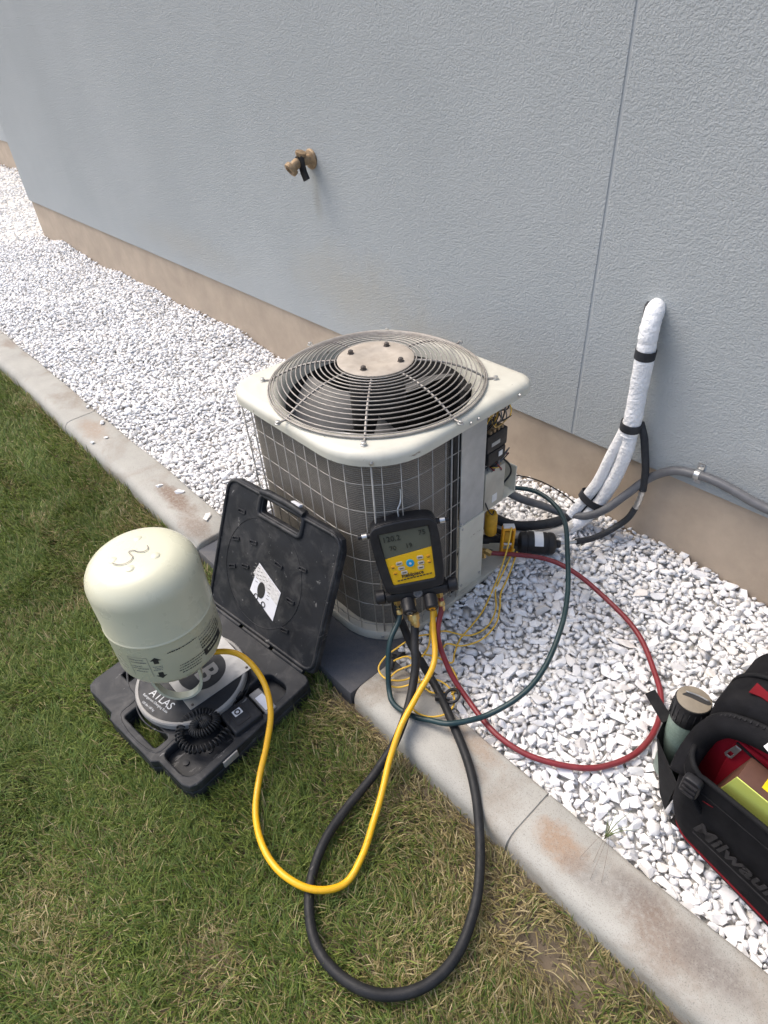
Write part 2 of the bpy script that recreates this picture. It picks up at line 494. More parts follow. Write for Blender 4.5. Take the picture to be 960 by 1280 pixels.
def rrect(x0, y0, x1, y1, rad, n=8):
    """rounded rectangle, rad per corner: (x0y0, x1y0, x1y1, x0y1), counter-clockwise"""
    if isinstance(rad, (int, float)):
        rad = (rad,) * 4
    cs = [(x0, y0, 1, 1, PI), (x1, y0, -1, 1, 1.5 * PI), (x1, y1, -1, -1, 0), (x0, y1, 1, -1, .5 * PI)]
    out = []
    for (x, y, sx, sy, a0), r in zip(cs, rad):
        if r <= 1e-6:
            out.append((x, y))
            continue
        for k in range(n + 1):
            a = a0 + .5 * PI * k / n
            out.append((x + sx * r + r * math.cos(a), y + sy * r + r * math.sin(a)))
    return out

def circ(cx, cy, r, n=40):
    return [(cx + r * math.cos(2 * PI * k / n), cy + r * math.sin(2 * PI * k / n)) for k in range(n)]

def plate_mesh(loops, z0, z1, bev=0.0):
    """flat plate with holes: 2-D loops filled and extruded from z0 to z1"""
    cu = bpy.data.curves.new('plate', 'CURVE')
    cu.dimensions = '2D'
    cu.fill_mode = 'BOTH'
    cu.extrude = max(1e-5, (z1 - z0) / 2 - bev)
    cu.bevel_depth = bev
    cu.bevel_resolution = 2
    cu.offset = -bev
    for lp in loops:
        sp = cu.splines.new('POLY')
        sp.points.add(len(lp) - 1)
        for p, (x, y) in zip(sp.points, lp):
            p.co = (x, y, 0, 1)
        sp.use_cyclic_u = True
    ob = bpy.data.objects.new('plate', cu)
    COL.objects.link(ob)
    dg = bpy.context.evaluated_depsgraph_get()
    me = bpy.data.meshes.new_from_object(ob.evaluated_get(dg))
    bpy.data.objects.remove(ob)
    bpy.data.curves.remove(cu)
    me.transform(Matrix.Translation((0, 0, (z0 + z1) / 2)))
    me.shade_smooth()
    me.set_sharp_from_angle(angle=R_(30))
    return me

def text_mesh(body, size, ext=0.0003, shear=0.0, align='CENTER', bold=0.0, space=1.0):
    cu = bpy.data.curves.new('lettering', 'FONT')
    cu.body = body
    cu.size = size
    cu.extrude = ext
    cu.shear = shear
    cu.offset = bold
    cu.space_character = space
    cu.align_x = align
    cu.align_y = 'CENTER'
    cu.resolution_u = 3
    ob = bpy.data.objects.new('lettering', cu)
    COL.objects.link(ob)
    dg = bpy.context.evaluated_depsgraph_get()
    me = bpy.data.meshes.new_from_object(ob.evaluated_get(dg))
    bpy.data.objects.remove(ob)
    bpy.data.curves.remove(cu)
    return me

def frame(o, ex, ey):
    """matrix with origin o, x axis ex, y axis near ey"""
    ex = Vector(ex).normalized()
    ez = ex.cross(Vector(ey)).normalized()
    ey = ez.cross(ex)
    return Matrix(((ex.x, ey.x, ez.x, o[0]), (ex.y, ey.y, ez.y, o[1]), (ex.z, ey.z, ez.z, o[2]), (0, 0, 0, 1)))

def np_mesh(name, V, quads, tris):
    me = bpy.data.meshes.new(name)
    V = np.asarray(V, np.float32)
    nq, nt = len(quads), len(tris)
    me.vertices.add(len(V))
    me.vertices.foreach_set('co', V.ravel())
    loops = np.concatenate([np.asarray(quads, np.int32).ravel(), np.asarray(tris, np.int32).ravel()])
    me.loops.add(len(loops))
    me.loops.foreach_set('vertex_index', loops)
    me.polygons.add(nq + nt)
    st = np.concatenate([np.arange(nq) * 4, nq * 4 + np.arange(nt) * 3]).astype(np.int32)
    me.polygons.foreach_set('loop_start', st)
    me.update(calc_edges=True)
    return me

def hose(name, pts, r, m, label, cat, seg=12, n=8, ends=()):
    """a hose that lies along pts; ends: (point, towards, radius, length, material) couplings"""
    t = thing(name, label, cat, pts[0])
    pts = catmull(pts, n)
    ph = 3.0 * len(name)
    pts = [p + np.array([.0016 * math.sin(i * .31 + ph), .0016 * math.sin(i * .23 + 2 * ph), .0010 * math.sin(i * .37)]) * min(1, i / 8, (len(pts) - 1 - i) / 8) for i, p in enumerate(pts)]
    g = G().add(*tube(pts, r, seg))
    build('hose_sleeve', g, m, t, 60)
    for p, d, rr, L, mm in ends:
        g = G().add(*lathe([(rr * .8, 0), (rr, L * .1), (rr, L * .45), (rr * .75, L * .5), (rr * .75, L * .9), (rr * .6, L)], p, d, 10))
        build('coupling', g, mm, t, 35)
    return t

# ------------------------------------------------------------------ ground sheets
LAWN_Z = -0.055
g = G().add([(-90, -90, LAWN_Z), (90, -90, LAWN_Z), (90, 90, LAWN_Z), (-90, 90, LAWN_Z)], [(0, 1, 2, 3)])
tag(build('ground', g, MT['soil']), kind='structure')

def gz(x, y):
    """height of the gravel surface"""
    return (0.006 * np.sin(3.1 * x + 1.0) * np.cos(4.3 * y) + 0.006 * np.sin(7.3 * x - 5.1 * y) +
            0.016 * np.exp(np.minimum(y, 0) / 0.10) * (0.8 + np.sin(5.2 * x) + 0.6 * np.sin(11.7 * x + 1)) - 0.012 * np.exp(-(y + 0.97) / 0.06) * (x > -0.9) + 0.024 * np.exp(-((x + 0.885) / 0.05) ** 2) * (y > -0.93))
nx, ny = 180, 20
V, F = [], []
xs = np.linspace(-14, 2.0, nx)
for yy in np.linspace(-0.975, 0.012, ny):
    for x in xs:
        V.append((x, yy, float(gz(x, yy)) - 0.028))
for j in range(ny - 1):
    for i in range(nx - 1):
        a = j * nx + i
        F.append((a, a + 1, a + nx + 1, a + nx))
o = len(V)
V += [(-14, 0.012, -0.028), (-6.32, 0.012, -0.028), (-6.32, 0.86, -0.028), (-14, 0.86, -0.028)]
F.append((o, o + 1, o + 2, o + 3))
gravel_bed = tag(build('gravel_bed', G().add(V, F), MT['grit'], smooth=180), kind='structure')

# kerb: rounded profile swept along x, with tooled control joints
KT = 0.020
def kerb_profile(inset):
    p = [(-0.966 - inset, -0.09), (-0.966 - inset, KT - 0.012)]
    for k in range(5):
        a = PI * .5 * k / 4
        p.append((-0.966 - inset - 0.012 * (1 - math.cos(a)), KT - inset - 0.012 + 0.012 * math.sin(a)))
    for k in range(7):
        a = PI * .5 * k / 6
        p.append((-1.088 - (0.036 - inset) * math.sin(a), KT - inset - 0.036 * (1 - math.cos(a))))
    p.append((-1.128 + inset, -0.09))
    return p
def kerb(x0, x1, joints):
    rows = [(x0, 0.006), (x0 + 0.006, 0.0)]
    for j in sorted(joints):
        rows += [(j - 0.003, 0.0), (j - 0.001, 0.004), (j + 0.001, 0.004), (j + 0.003, 0.0)]
    x = math.ceil(x0 * 8 + 1) / 8
    while x < x1 - 0.05:
        if all(abs(x - j) > 0.03 for j in joints):
            rows.append((x, 0.0))
        x += 0.125
    rows += [(x1 - 0.006, 0.0), (x1, 0.006)]
    rows.sort()
    V, F = [], []
    for x, ins in rows:
        wob = 0.0035 * math.sin(5 * x) + 0.002 * math.sin(13 * x)
        for y, z in kerb_profile(ins):
            V.append((x, y + wob, z + 0.003 * math.sin(2.3 * x)))
    n = len(kerb_profile(0))
    for i in range(len(rows) - 1):
        for k in range(n - 1):
            F.append((i * n + k, (i + 1) * n + k, (i + 1) * n + k + 1, i * n + k + 1))
    F.append(tuple(range(n)))
    F.append(tuple((len(rows) - 1) * n + k for k in range(n))[::-1])
    return G().add(V, F)
k1 = tag(build('kerb', kerb(-14.0, -1.735, [-13, -11.5, -10, -8.5, -7, -5.6, -4.3, -2.95]), MT['kerb'], smooth=50), kind='structure')
k2 = tag(build('kerb', kerb(-0.888, 2.0, [-0.345, 1.1]), MT['kerb'], smooth=50), kind='structure')

# ------------------------------------------------------------------ house wall
house = thing('house_wall', 'pale grey stucco house wall above a beige foundation band', 'wall', (-3.0, 0.1, 0))
ST, FY, FZ = -0.012, 0.002, 0.278
XC = -6.36
JX = -0.99
def panel(x0, x1, y0, y1, z0, z1):
    return G().add(*box((x0, y0, z0), (x1, y1, z1), bev=0.004, seg=1))
build('stucco_panel', panel(XC, JX - 0.0018, ST, 0.10, FZ, 3.1), MT['stucco'], house)
build('stucco_panel', panel(JX + 0.0018, 3.0, ST, 0.10, FZ, 3.1), MT['stucco'], house)
build('joint_strip', G().add(*box((JX - 0.004, -0.0095, FZ + .001), (JX + 0.004, 0.09, 3.09))), MT['joint'], house)
build('foundation', G().add(*box((XC + 0.012, FY, -0.3), (3.0, 0.12, FZ - 0.0005), bev=0.003, seg=1)), MT['foundation'], house)
build('stucco_panel', panel(XC, XC + 0.10, 0.103, 0.86, FZ, 3.1), MT['stucco'], house)
build('foundation', G().add(*box((XC + 0.012, 0.123, -0.3), (XC + 0.11, 0.87, FZ - 0.0005))), MT['foundation'], house)
build('stucco_panel', panel(-16, XC - 0.002, 0.86, 0.98, FZ + 0.02, 3.1), MT['stucco'], house)
build('foundation', G().add(*box((-16, 0.874, -0.3), (XC - 0.002, 0.99, FZ + 0.0195))), MT['foundation'], house)
0 and build('foundation_lip', G().add(*box((XC + 0.002, -0.009, FZ - 0.007), (3.0, 0.001, FZ - 0.001))), MT['joint'], house)

# ------------------------------------------------------------------ pad under the unit
pad = tag(build('equipment_pad', G().add(*box((-1.728, -1.122, -0.07), (-0.893, -0.26, 0.004), bev=0.008)), MT['pad']),
          'dark grey flat slab under the air conditioner, breaking the kerb line', 'pad')

# ------------------------------------------------------------------ air conditioner
ac = thing('air_conditioner', 'beige square outdoor condenser with round wire fan guard on top', 'air conditioner', (-1.22, -0.67, 0.005))
CX, CY = -1.2205, -0.672
X0, X1, Y0, Y1 = -1.532, -0.907, -0.978, -0.367
RAD = (0.095, 0.185, 0.05, 0.20)
def ring_loop(inset, z, x0=X0, x1=X1, y0=Y0, y1=Y1, rad=RAD):
    return [(x, y, z) for x, y in rrect(x0 + inset, y0 + inset, x1 - inset, y1 - inset, [max(0.004, r - inset) for r in rad], 10)]
outer0 = ring_loop(0, 0)
angs = [math.atan2(y - CY, x - CX) for x, y, _ in outer0]
def circ_loop(r, z):
    return [(CX + r * math.cos(a), CY + r * math.sin(a), z) for a in angs]
def densify(loop, k=3):
    out = []
    for i in range(len(loop)):
        a, b = np.array(loop[i]), np.array(loop[(i + 1) % len(loop)])
        L = np.linalg.norm(b - a)
        m = max(1, int(L / 0.03))
        for j in range(m):
            out.append(tuple(a + (b - a) * j / m))
    return out
o_d = densify(outer0)
angs = [math.atan2(p[1] - CY, p[0] - CX) for p in o_d]
def inset_from(o_pts, d):
    n = len(o_pts)
    out = []
    for i in range(n):
        a, b = np.array(o_pts[i - 1][:2]), np.array(o_pts[(i + 1) % n][:2])
        t = (b - a) / (np.linalg.norm(b - a) + 1e-9)
        nrm = np.array([-t[1], t[0]])
        p = np.array(o_pts[i][:2]) + nrm * d
        out.append(p)
    return out
def lp(d, z):
    return [(p[0], p[1], z) for p in inset_from(o_d, d)]
loops = [circ_loop(0.258, 0.615), circ_loop(0.266, 0.650), circ_loop(0.276, 0.664), circ_loop(0.288, 0.668), circ_loop(0.300, 0.6655),
         lp(0.028, 0.6652), lp(0.018, 0.6640), lp(0.007, 0.6600), lp(0.001, 0.6520), lp(0.0, 0.645), lp(0.0, 0.630), lp(0.004, 0.629), lp(0.006, 0.640)]
V, F = [], []
n = len(o_d)
for L in loops:
    V += L
for i in range(len(loops) - 1):
    for k in range(n):
        l = (k + 1) % n
        F.append((i * n + k, i * n + l, (i + 1) * n + l, (i + 1) * n + k))
top = build('top_cover', G().add(V, F), MT['beige'], ac, 50)
# fan shroud inside
build('fan_shroud', G().add(*lathe([(0.2575, 0.62), (0.250, 0.50), (0.250, 0.30)], (CX, CY, 0), seg=48, cap=False)), MT['dark'], ac, 60)
# base pan
V, F = [], []
bl = [(-0.004, 0.004), (-0.006, 0.008), (-0.006, 0.030), (-0.003, 0.036), (0.012, 0.037), (0.06, 0.030)]
for d, z in bl:
    V += lp(d + 0.004, z)
for i in range(len(bl) - 1):
    for k in range(n):
        l = (k + 1) % n
        F.append((i * n + k, (i + 1) * n + k, (i + 1) * n + l, i * n + l))
F.append(tuple((len(bl) - 1) * n + k for k in range(n))[::-1])
build('base_pan', G().add(V, F), MT['beige_dirty'], ac, 50)
# coil: from the back round the left and front to the service corner
def path_on(inset, start=(-1.12, Y1), end_y=-0.662):
    pts = [p for p in inset_from(o_d, inset)]
    # order from the back (x=-1.12, y1) anticlockwise: back -> left -> front -> right
    idx = min(range(len(pts)), key=lambda i: abs(pts[i][0] + 1.12) + 5 * abs(pts[i][1] - (Y1 - inset)))
    out = []
    for k in range(len(pts)):
        p = pts[(idx + k) % len(pts)]
        if p[0] > -0.99 and p[1] > end_y:
            break
        out.append(p)
    out.append(np.array([X1 - inset, end_y]))
    return out
cp = path_on(0.036)
V, F = [], []
for p in cp:
    V += [(p[0], p[1], 0.036), (p[0], p[1], 0.633)]
for i in range(len(cp) - 1):
    F.append((2 * i, 2 * i + 2, 2 * i + 3, 2 * i + 1))
# inner skin so that the coil has depth
cq = inset_from([(p[0], p[1], 0) for p in cp], 0.02)
build('coil', G().add(V, F), MT['coil'], ac, 60)
gp = path_on(0.008)
def guard_ring(z):
    return G().add(*tube([(p[0], p[1], z) for p in gp], 0.0013, 5))
for z in (0.060, 0.145, 0.230, 0.315, 0.400, 0.485, 0.570):
    build('guard_wire', guard_ring(z), MT['guard'], ac, 180)
# vertical guard wires at equal spacing along the path
dist = [0.0]
for a, b in zip(gp[:-1], gp[1:]):
    dist.append(dist[-1] + float(np.linalg.norm(b - a)))
vw_mesh = G().add(*tube([(0, 0, 0.03), (0, 0, 0.634)], 0.0013, 5)).mesh('guard_wire', 180)
s = 0.02
first = True
while s < dist[-1]:
    i = max(k for k in range(len(dist)) if dist[k] <= s)
    i = min(i, len(gp) - 2)
    f = (s - dist[i]) / max(1e-6, dist[i + 1] - dist[i])
    p = gp[i] + (gp[i + 1] - gp[i]) * f
    q = np.array([CX, CY]) - p
    q /= np.linalg.norm(q)
    p = p - q * 0.0022
    link('guard_wire', vw_mesh, MT['guard'], ac, Matrix.Translation((p[0], p[1], 0)))
    s += 0.047
heavy = G()
for (hx, hy, rr) in ((-0.9255, -0.688, 0.0028), (-0.968, -0.922, 0.0026)):
    heavy.add(*tube([(hx, hy, 0.036), (hx, hy, 0.633)], rr, 6))
build('guard_rail', heavy, MT['guard'], ac, 180)
# right face: galvanised strip over a beige lower panel
build('gap_strip', G().add(*box((-0.945, -0.676, 0.037), (-0.928, -0.660, 0.631))), MT['dark'], ac)  # dark strip filling the gap beside the coil, its shade put into the colour
strip = build('side_strip', G().add(*box((-0.926, -0.655, 0.292), (-0.9215, -0.556, 0.640), bev=0.001, seg=1)), MT['galv'], ac)
lowp = build('lower_panel', G().add(*box((-0.924, -0.657, 0.034), (-0.918, -0.552, 0.300), bev=0.001, seg=1)), MT['beige'], ac)
def screw(c, d, r, parent, m='steel'):
    return build('screw', G().add(*lathe([(r * 1.3, 0), (r * 1.3, r * .25), (r, r * .3), (r, r * .9), (r * .6, r * 1.1)], c, d, 8)), MT[m], parent, 40)
for y, z in ((-0.648, 0.305), (-0.646, 0.288), (-0.646, 0.06), (-0.565, 0.06)):
    screw((-0.9185 if z < 0.3 else -0.9215, y, z), (1, 0, 0), 0.0035, lowp)
for c, d in (((-0.907, -0.640, 0.643), (1, 0, 0)), ((-0.907, -0.611, 0.643), (1, 0, 0)), ((-0.962, -0.925, 0.640), (.7, -.7, 0)), ((-0.905, -0.45, 0.643), (1, 0, 0))):
    screw(c, d, 0.0045, top)
screw((-0.968, -0.932, 0.020), (.7, -.7, 0), 0.004, ac)
# nameplate print on the base pan edge
for k in range(9):
    y = -0.645 + k * 0.011
    build('print_mark', G().add(*box((-0.9045, y, 0.017), (-0.9035, y + 0.006 + 0.003 * (k % 2), 0.024))), MT['ink'], ac)
# partition closing the coil side of the open compartment
V = [(-0.925, -0.556, 0.03), (-1.15, -0.385, 0.03), (-1.15, -0.385, 0.632), (-0.925, -0.556, 0.632)]
part = G().add(V, [(0, 1, 2, 3)])
build('partition', part, MT['galv'], ac)
# compartment floor edge and control parts
build('control_tray', G().add(*box((-1.06, -0.50, 0.236), (-0.962, -0.352, 0.243), bev=0.001, seg=1)).add(*box((-1.06, -0.355, 0.236), (-0.962, -0.3505, 0.335))), MT['beige'], ac)
ctl = build('control_box', G().add(*box((-1.05, -0.505, 0.2435), (-0.958, -0.415, 0.385), bev=0.002)), MT['beige_dirty'], ac)
build('label_tag', G().add(*box((-0.9585, -0.470, 0.262), (-0.957, -0.448, 0.29))), MT['white'], ctl)
con = build('contactor', G().add(*box((-1.03, -0.500, 0.410), (-0.955, -0.425, 0.455), bev=0.004)).add(*box((-1.03, -0.505, 0.455), (-0.957, -0.418, 0.512), bev=0.004)), MT['black'], ac)
build('label_tag', G().add(*box((-0.957, -0.488, 0.474), (-0.9555, -0.452, 0.486))), MT['galv'], con)
build('label_tag', G().add(*box((-0.955, -0.456, 0.428), (-0.9535, -0.440, 0.444))), MT['white'], con)
for k in range(4):
    build('terminal', G().add(*box((-0.985 + .0, -0.49 + .017 * k, 0.511), (-0.962, -0.481 + .017 * k, 0.522), bev=0.002)), MT['oldbrass'], con)
build('capacitor', G().add(*lathe([(0.021, 0), (0.022, 0.003), (0.022, 0.038), (0.018, 0.042)], (-0.995, -0.475, 0.384), (0, 0, 1), 18)), MT['galv'], ac, 40)
build('capacitor', G().add(*lathe([(0.014, 0), (0.015, 0.002), (0.015, 0.026), (0.012, 0.03)], (-0.972, -0.447, 0.384), (0, 0, 1), 16)), MT['conduit'], ac, 40)
wrng = random.Random(5)
for k, (m, pts) in enumerate([
        ('orangewire', [(-0.97, -0.505, 0.545), (-0.965, -0.48, 0.575), (-0.97, -0.465, 0.60), (-0.985, -0.485, 0.62)]),
        ('foamyellow', [(-0.975, -0.50, 0.565), (-0.962, -0.475, 0.56), (-0.965, -0.455, 0.58), (-0.985, -0.47, 0.615)]),
        ('black', [(-0.98, -0.49, 0.525), (-0.96, -0.48, 0.55), (-0.958, -0.462, 0.585), (-0.975, -0.45, 0.615)]),
        ('black', [(-0.975, -0.455, 0.525), (-0.955, -0.45, 0.55), (-0.958, -0.435, 0.60), (-0.975, -0.415, 0.615), (-0.975, -0.398, 0.592), (-0.965, -0.415, 0.565), (-0.97, -0.44, 0.568)]),
        ('motor', [(-0.985, -0.505, 0.53), (-0.965, -0.495, 0.56), (-0.962, -0.49, 0.60), (-0.975, -0.5, 0.625)]),
        ('brass', [(-0.968, -0.498, 0.56), (-0.957, -0.48, 0.585), (-0.962, -0.468, 0.57), (-0.97, -0.455, 0.60)]),
        ('rubber', [(-0.975, -0.44, 0.42), (-0.955, -0.425, 0.40), (-0.955, -0.395, 0.36), (-0.96, -0.385, 0.325), (-0.965, -0.41, 0.30)]),
        ('redhose', [(-0.975, -0.46, 0.415), (-0.953, -0.455, 0.395), (-0.953, -0.44, 0.375), (-0.965, -0.43, 0.36)]),
        ('black', [(-0.96, -0.50, 0.28), (-0.948, -0.495, 0.25), (-0.945, -0.48, 0.228), (-0.955, -0.46, 0.225)]),
        ('conduit', [(-0.985, -0.47, 0.525), (-0.95, -0.463, 0.555), (-0.953, -0.47, 0.60), (-0.975, -0.475, 0.625)])]):
    build('lead', G().add(*tube(pts, 0.0022 if m != 'rubber' else 0.003, 6, n=6)), MT[m], ac, 180)
for k in range(9):
    a = k * .7
    pts = [(-0.972 + .012 * math.cos(a), -0.482 + .02 * math.sin(a), 0.535), (-0.966 + .01 * math.cos(a + 1), -0.478 + .022 * math.sin(a + 1), 0.57), (-0.972 + .012 * math.cos(a + 2), -0.475 + .018 * math.sin(a + 2), 0.61)]
    build('lead', G().add(*tube(pts, 0.0018, 5, n=5)), MT[('black', 'orangewire', 'motor', 'foamyellow', 'conduit')[k % 5]], ac, 180)
for k in range(14):
    a = k * 1.13
    y0, y1 = -0.495 + .10 * ((k * 37) % 14) / 14, -0.49 + .10 * ((k * 53) % 14) / 14
    pts = [(-0.99, y0, 0.39 + .01 * (k % 3)), (-0.955 - .006 * (k % 4), y0 + .02 * math.sin(a), 0.40 + .02 * math.sin(2 * a)), (-0.953 - .005 * (k % 3), y1, 0.405 + .025 * math.cos(a)), (-0.985, y1, 0.388)]
    if k % 3 == 0:
        pts = [(-0.98, y0, 0.52), (-0.954, y0 - .01, 0.545), (-0.952, y1, 0.56 + .03 * math.sin(a)), (-0.98, y1, 0.60)]
    build('lead', G().add(*tube(pts, 0.0019, 5, n=6)), MT[('black', 'redhose', 'brass', 'motor', 'rubber', 'conduit', 'orangewire')[k % 7]], ac, 180)
build('back_board', G().add(*box((-1.06, -0.51, 0.385), (-1.04, -0.415, 0.632))), MT['dark'], ac)
# service valves
sv = build('service_valve', G().add(*lathe([(0.018, 0), (0.02, 0.004), (0.02, 0.075), (0.016, 0.085)], (-0.962, -0.462, 0.132), (0, 0, 1), 16)), MT['foamyellow'], ac, 40)
lv = build('service_valve', G().add(*lathe([(0.012, 0), (0.016, 0.006), (0.016, 0.05), (0.013, 0.054), (0.013, 0.10)], (-1.0, -0.50, 0.105), (0.55, 0.75, -0.12), 14)), MT['black'], ac, 40)
build('valve_cap', G().add(*lathe([(0.010, 0), (0.012, 0.003), (0.012, 0.02), (0.008, 0.022), (0.008, 0.03)], (-0.962, -0.497, 0.085), (0.3, -0.1, -0.9), 6)), MT['brass'], lv, 30)
build('valve_cap', G().add(*lathe([(0.009, 0), (0.011, 0.003), (0.011, 0.022), (0.007, 0.024)], (-0.945, -0.505, 0.095), (0.9, 0.2, -0.2), 6)), MT['brass'], lv, 30)
build('copper_pipe', G().add(*tube([(-1.02, -0.47, 0.15), (-0.985, -0.45, 0.13), (-0.955, -0.42, 0.115), (-0.93, -0.395, 0.075)], 0.008, 8, n=6)), MT['rubber'], ac, 180)
# fan guard
fg = build('fan_guard', G().add(*tube([(CX + 0.298 * math.cos(2 * PI * k / 72), CY + 0.298 * math.sin(2 * PI * k / 72), 0.671) for k in range(72)], 0.0028, 6, closed=True)), MT['wire'], ac, 180)
def dome(r):
    t = min(1, max(0, (0.298 - r) / 0.190))
    return 0.672 + 0.056 * (1 - (1 - t) ** 2.2)
radii = list(np.linspace(0.110, 0.284, 14)) + [0.2925]
for r in radii:
    z = dome(r)
    build('guard_ring', G().add(*tube([(CX + r * math.cos(2 * PI * k / 64), CY + r * math.sin(2 * PI * k / 64), z) for k in range(64)], 0.0019, 5, closed=True)), MT['wire'], fg, 180)
sp_pts = [(r, 0, dome(r) - 0.0036) for r in np.linspace(0.09, 0.298, 12)] + [(0.318, 0, 0.6685), (0.326, 0, 0.668)]
sp_me = G().add(*tube(sp_pts, 0.0031, 6)).mesh('guard_spoke', 180)
foot_me = G().add(*lathe([(0.0085, 0), (0.0085, 0.002), (0.006, 0.0025), (0.006, 0.008), (0.003, 0.009)], (0.322, 0, 0.666), seg=8)).mesh('guard_foot', 40)
a0 = math.atan2(-0.93 + 0.672, -0.985 + 1.2205)
for k in range(8):
    mt = Matrix.Translation((CX, CY, 0)) @ Matrix.Rotation(a0 + k * PI / 4, 4, 'Z')
    link('guard_spoke', sp_me, MT['wire'], fg, mt)
    link('guard_foot', foot_me, MT['steel'], fg, mt)
hubp = build('hub_plate', G().add(*lathe([(0.10, 0), (0.104, 0.002), (0.104, 0.005), (0.10, 0.007), (0.055, 0.0075), (0.052, 0.006), (0.02, 0.006), (0.004, 0.006)], (CX, CY, 0.726), seg=48)), MT['hub'], ac, 30)
for k in range(4):
    a = a0 + PI / 4 + k * PI / 2 + 0.45
    c = (CX + 0.074 * math.cos(a), CY + 0.074 * math.sin(a), 0.732)
    build('bolt', G().add(*lathe([(0.010, 0), (0.010, 0.002), (0.007, 0.0025), (0.007, 0.010), (0.004, 0.012)], c, seg=6)), MT['rustbolt'], hubp, 30)
build('fan_motor', G().add(*lathe([(0.07, 0.52), (0.078, 0.53), (0.078, 0.70), (0.06, 0.718), (0.02, 0.72)], (CX, CY, 0), seg=32)), MT['motor'], ac, 40)
V, F = [], []
for i in range(9):
    r = 0.05 + 0.20 * i / 8
    for j in range(7):
        a = (-0.5 + j / 6) * (0.75 + 0.2 * i / 8)
        V.append((r * math.cos(a), r * math.sin(a), 0.555 - 0.055 * (j / 6 - .5) * 2 * (0.6 + .4 * i / 8) + 0.012 * math.cos(a * 2)))
for i in range(8):
    for j in range(6):
        F.append((i * 7 + j, (i + 1) * 7 + j, (i + 1) * 7 + j + 1, i * 7 + j + 1))
bl_me = G().add(V, F).mesh('fan_blade', 60)
for k in range(3):
    link('fan_blade', bl_me, MT['fanblade'], ac, Matrix.Translation((CX, CY, 0)) @ Matrix.Rotation(R_(-20) + k * 2 * PI / 3, 4, 'Z'))
build('bracket_rod', G().add(*tube([(CX + 0.02, CY - 0.20, 0.60), (CX + 0.19, CY - 0.09, 0.60)], 0.004, 6)), MT['steel'], ac, 180)

# ------------------------------------------------------------------ manifold gauge hung on the coil guard
GN = Vector((0.72, -0.62, 0.25)).normalized()
GX = Vector((0.099, 0.125, 0.022)).normalized()
GM = frame((-0.886, -0.888, 0.366), GX, GN.cross(GX))
mg = thing('manifold_gauge', 'yellow and black digital manifold gauge hanging on the wire guard', 'gauge', (-0.886, -0.888, 0.2))
def gl(*p):
    return tuple(GM @ Vector(p))
def gdir(*d):
    return tuple(GM.to_3x3() @ Vector(d))
body_out = [(-.086, .075), (-.080, .094), (-.066, .104), (.066, .104), (.080, .094), (.086, .075), (.078, -.075), (.070, -.092), (-.070, -.092), (-.078, -.075)]
def smooth2(pts, n=5):
    return [(p[0], p[1]) for p in catmull([(x, y, 0) for x, y in pts], n, True)]
bo = smooth2(body_out)
inner = [(-.062, .082), (.062, .082), (.064, .06), (.056, -.066), (.052, -.070), (-.052, -.070), (-.056, -.066), (-.064, .06)]
me = plate_mesh([bo], -0.045, 0.004, 0.006)
me.transform(GM)
gb = link('gauge_body', me, MT['black'], mg)
me = plate_mesh([bo, inner[::-1]], 0.002, 0.013, 0.004)
me.transform(GM)
link('gauge_bezel', me, MT['black'], mg)
scr = [(-.063, .083), (.063, .083), (.0655, .022), (-.0605, .010)]
me = plate_mesh([scr], 0.0035, 0.0065)
me.transform(GM)
lcd = link('gauge_screen', me, MT['lcd'], mg)
fp = [(-.0610, .009), (.0653, .021), (.057, -.070), (-.055, -.071)]
me = plate_mesh([fp], 0.0035, 0.0072, 0.0005)
me.transform(GM)
fpo = link('gauge_faceplate', me, MT['faceyellow'], mg)
def gtext(s, x, y, size, m, parent, ang=0, z=0.0095, ext=0.0003, bold=0.0, shear=0.0):
    t = text_mesh(s, size, ext, shear, bold=bold)
    t.transform(GM @ Matrix.Translation((x, y, z)) @ Matrix.Rotation(ang, 4, 'Z'))
    return link('lettering', t, m, parent)
gtext("120.2", -.034, .063, .021, MT['lcdink'], lcd, z=0.0085)
gtext("75", .045, .066, .019, MT['lcdink'], lcd, z=0.0085)
gtext("70", -.035, .036, .018, MT['lcdink'], lcd, z=0.0085)
gtext("19", .006, .036, .018, MT['lcdink'], lcd, z=0.0085)
gtext("Fieldpiece", .000, -.047, .0145, MT['ink'], fpo, 0.06, bold=0.0003)
for k in range(11):
    c = -.042 + .0085 * k
    q = G().add(*box((c, -.0605 + .0005 * k, .0072), (c + .0065, -.0585 + .0005 * k, .0096), GM))
    build('print_mark', q, MT['ink'], fpo)
def button(x, y, w, h, m, r=0.004):
    me = plate_mesh([rrect(x - w / 2, y - h / 2, x + w / 2, y + h / 2, r, 4)], 0.006, 0.0095, 0.0008)
    me.transform(GM)
    b = link('button', me, m, fpo)
    return b
me = plate_mesh([circ(.000, -.014, .0105, 28)], 0.006, 0.0102, 0.001)
me.transform(GM)
bb = link('button', me, MT['bluebtn'], fpo)
me = plate_mesh([circ(.000, -.014, .0032, 16)], 0.0100, 0.0106)
me.transform(GM)
link('button_mark', me, MT['whiteprint'], bb)
for x, y in ((-.028, -.010), (-.025, -.0245), (-.020, -.038), (.0275, -.003), (.0275, -.0185), (.0245, -.032)):
    b = button(x, y, .017, .0105, MT['greybtn'])
    build('print_mark', G().add(*box((x - .005, y - .0012, .0095), (x + .005, y + .0012, .0098), GM)), MT['ink'], b)
for x, y in ((-.046, -.017), (-.043, -.036), (.049, -.004), (.049, -.020)):
    b = button(x, y, .011, .008, MT['orange'])
    build('print_mark', G().add(*box((x - .003, y - .003, .0095), (x + .003, y - .001, .0098), GM)), MT['ink'], b)
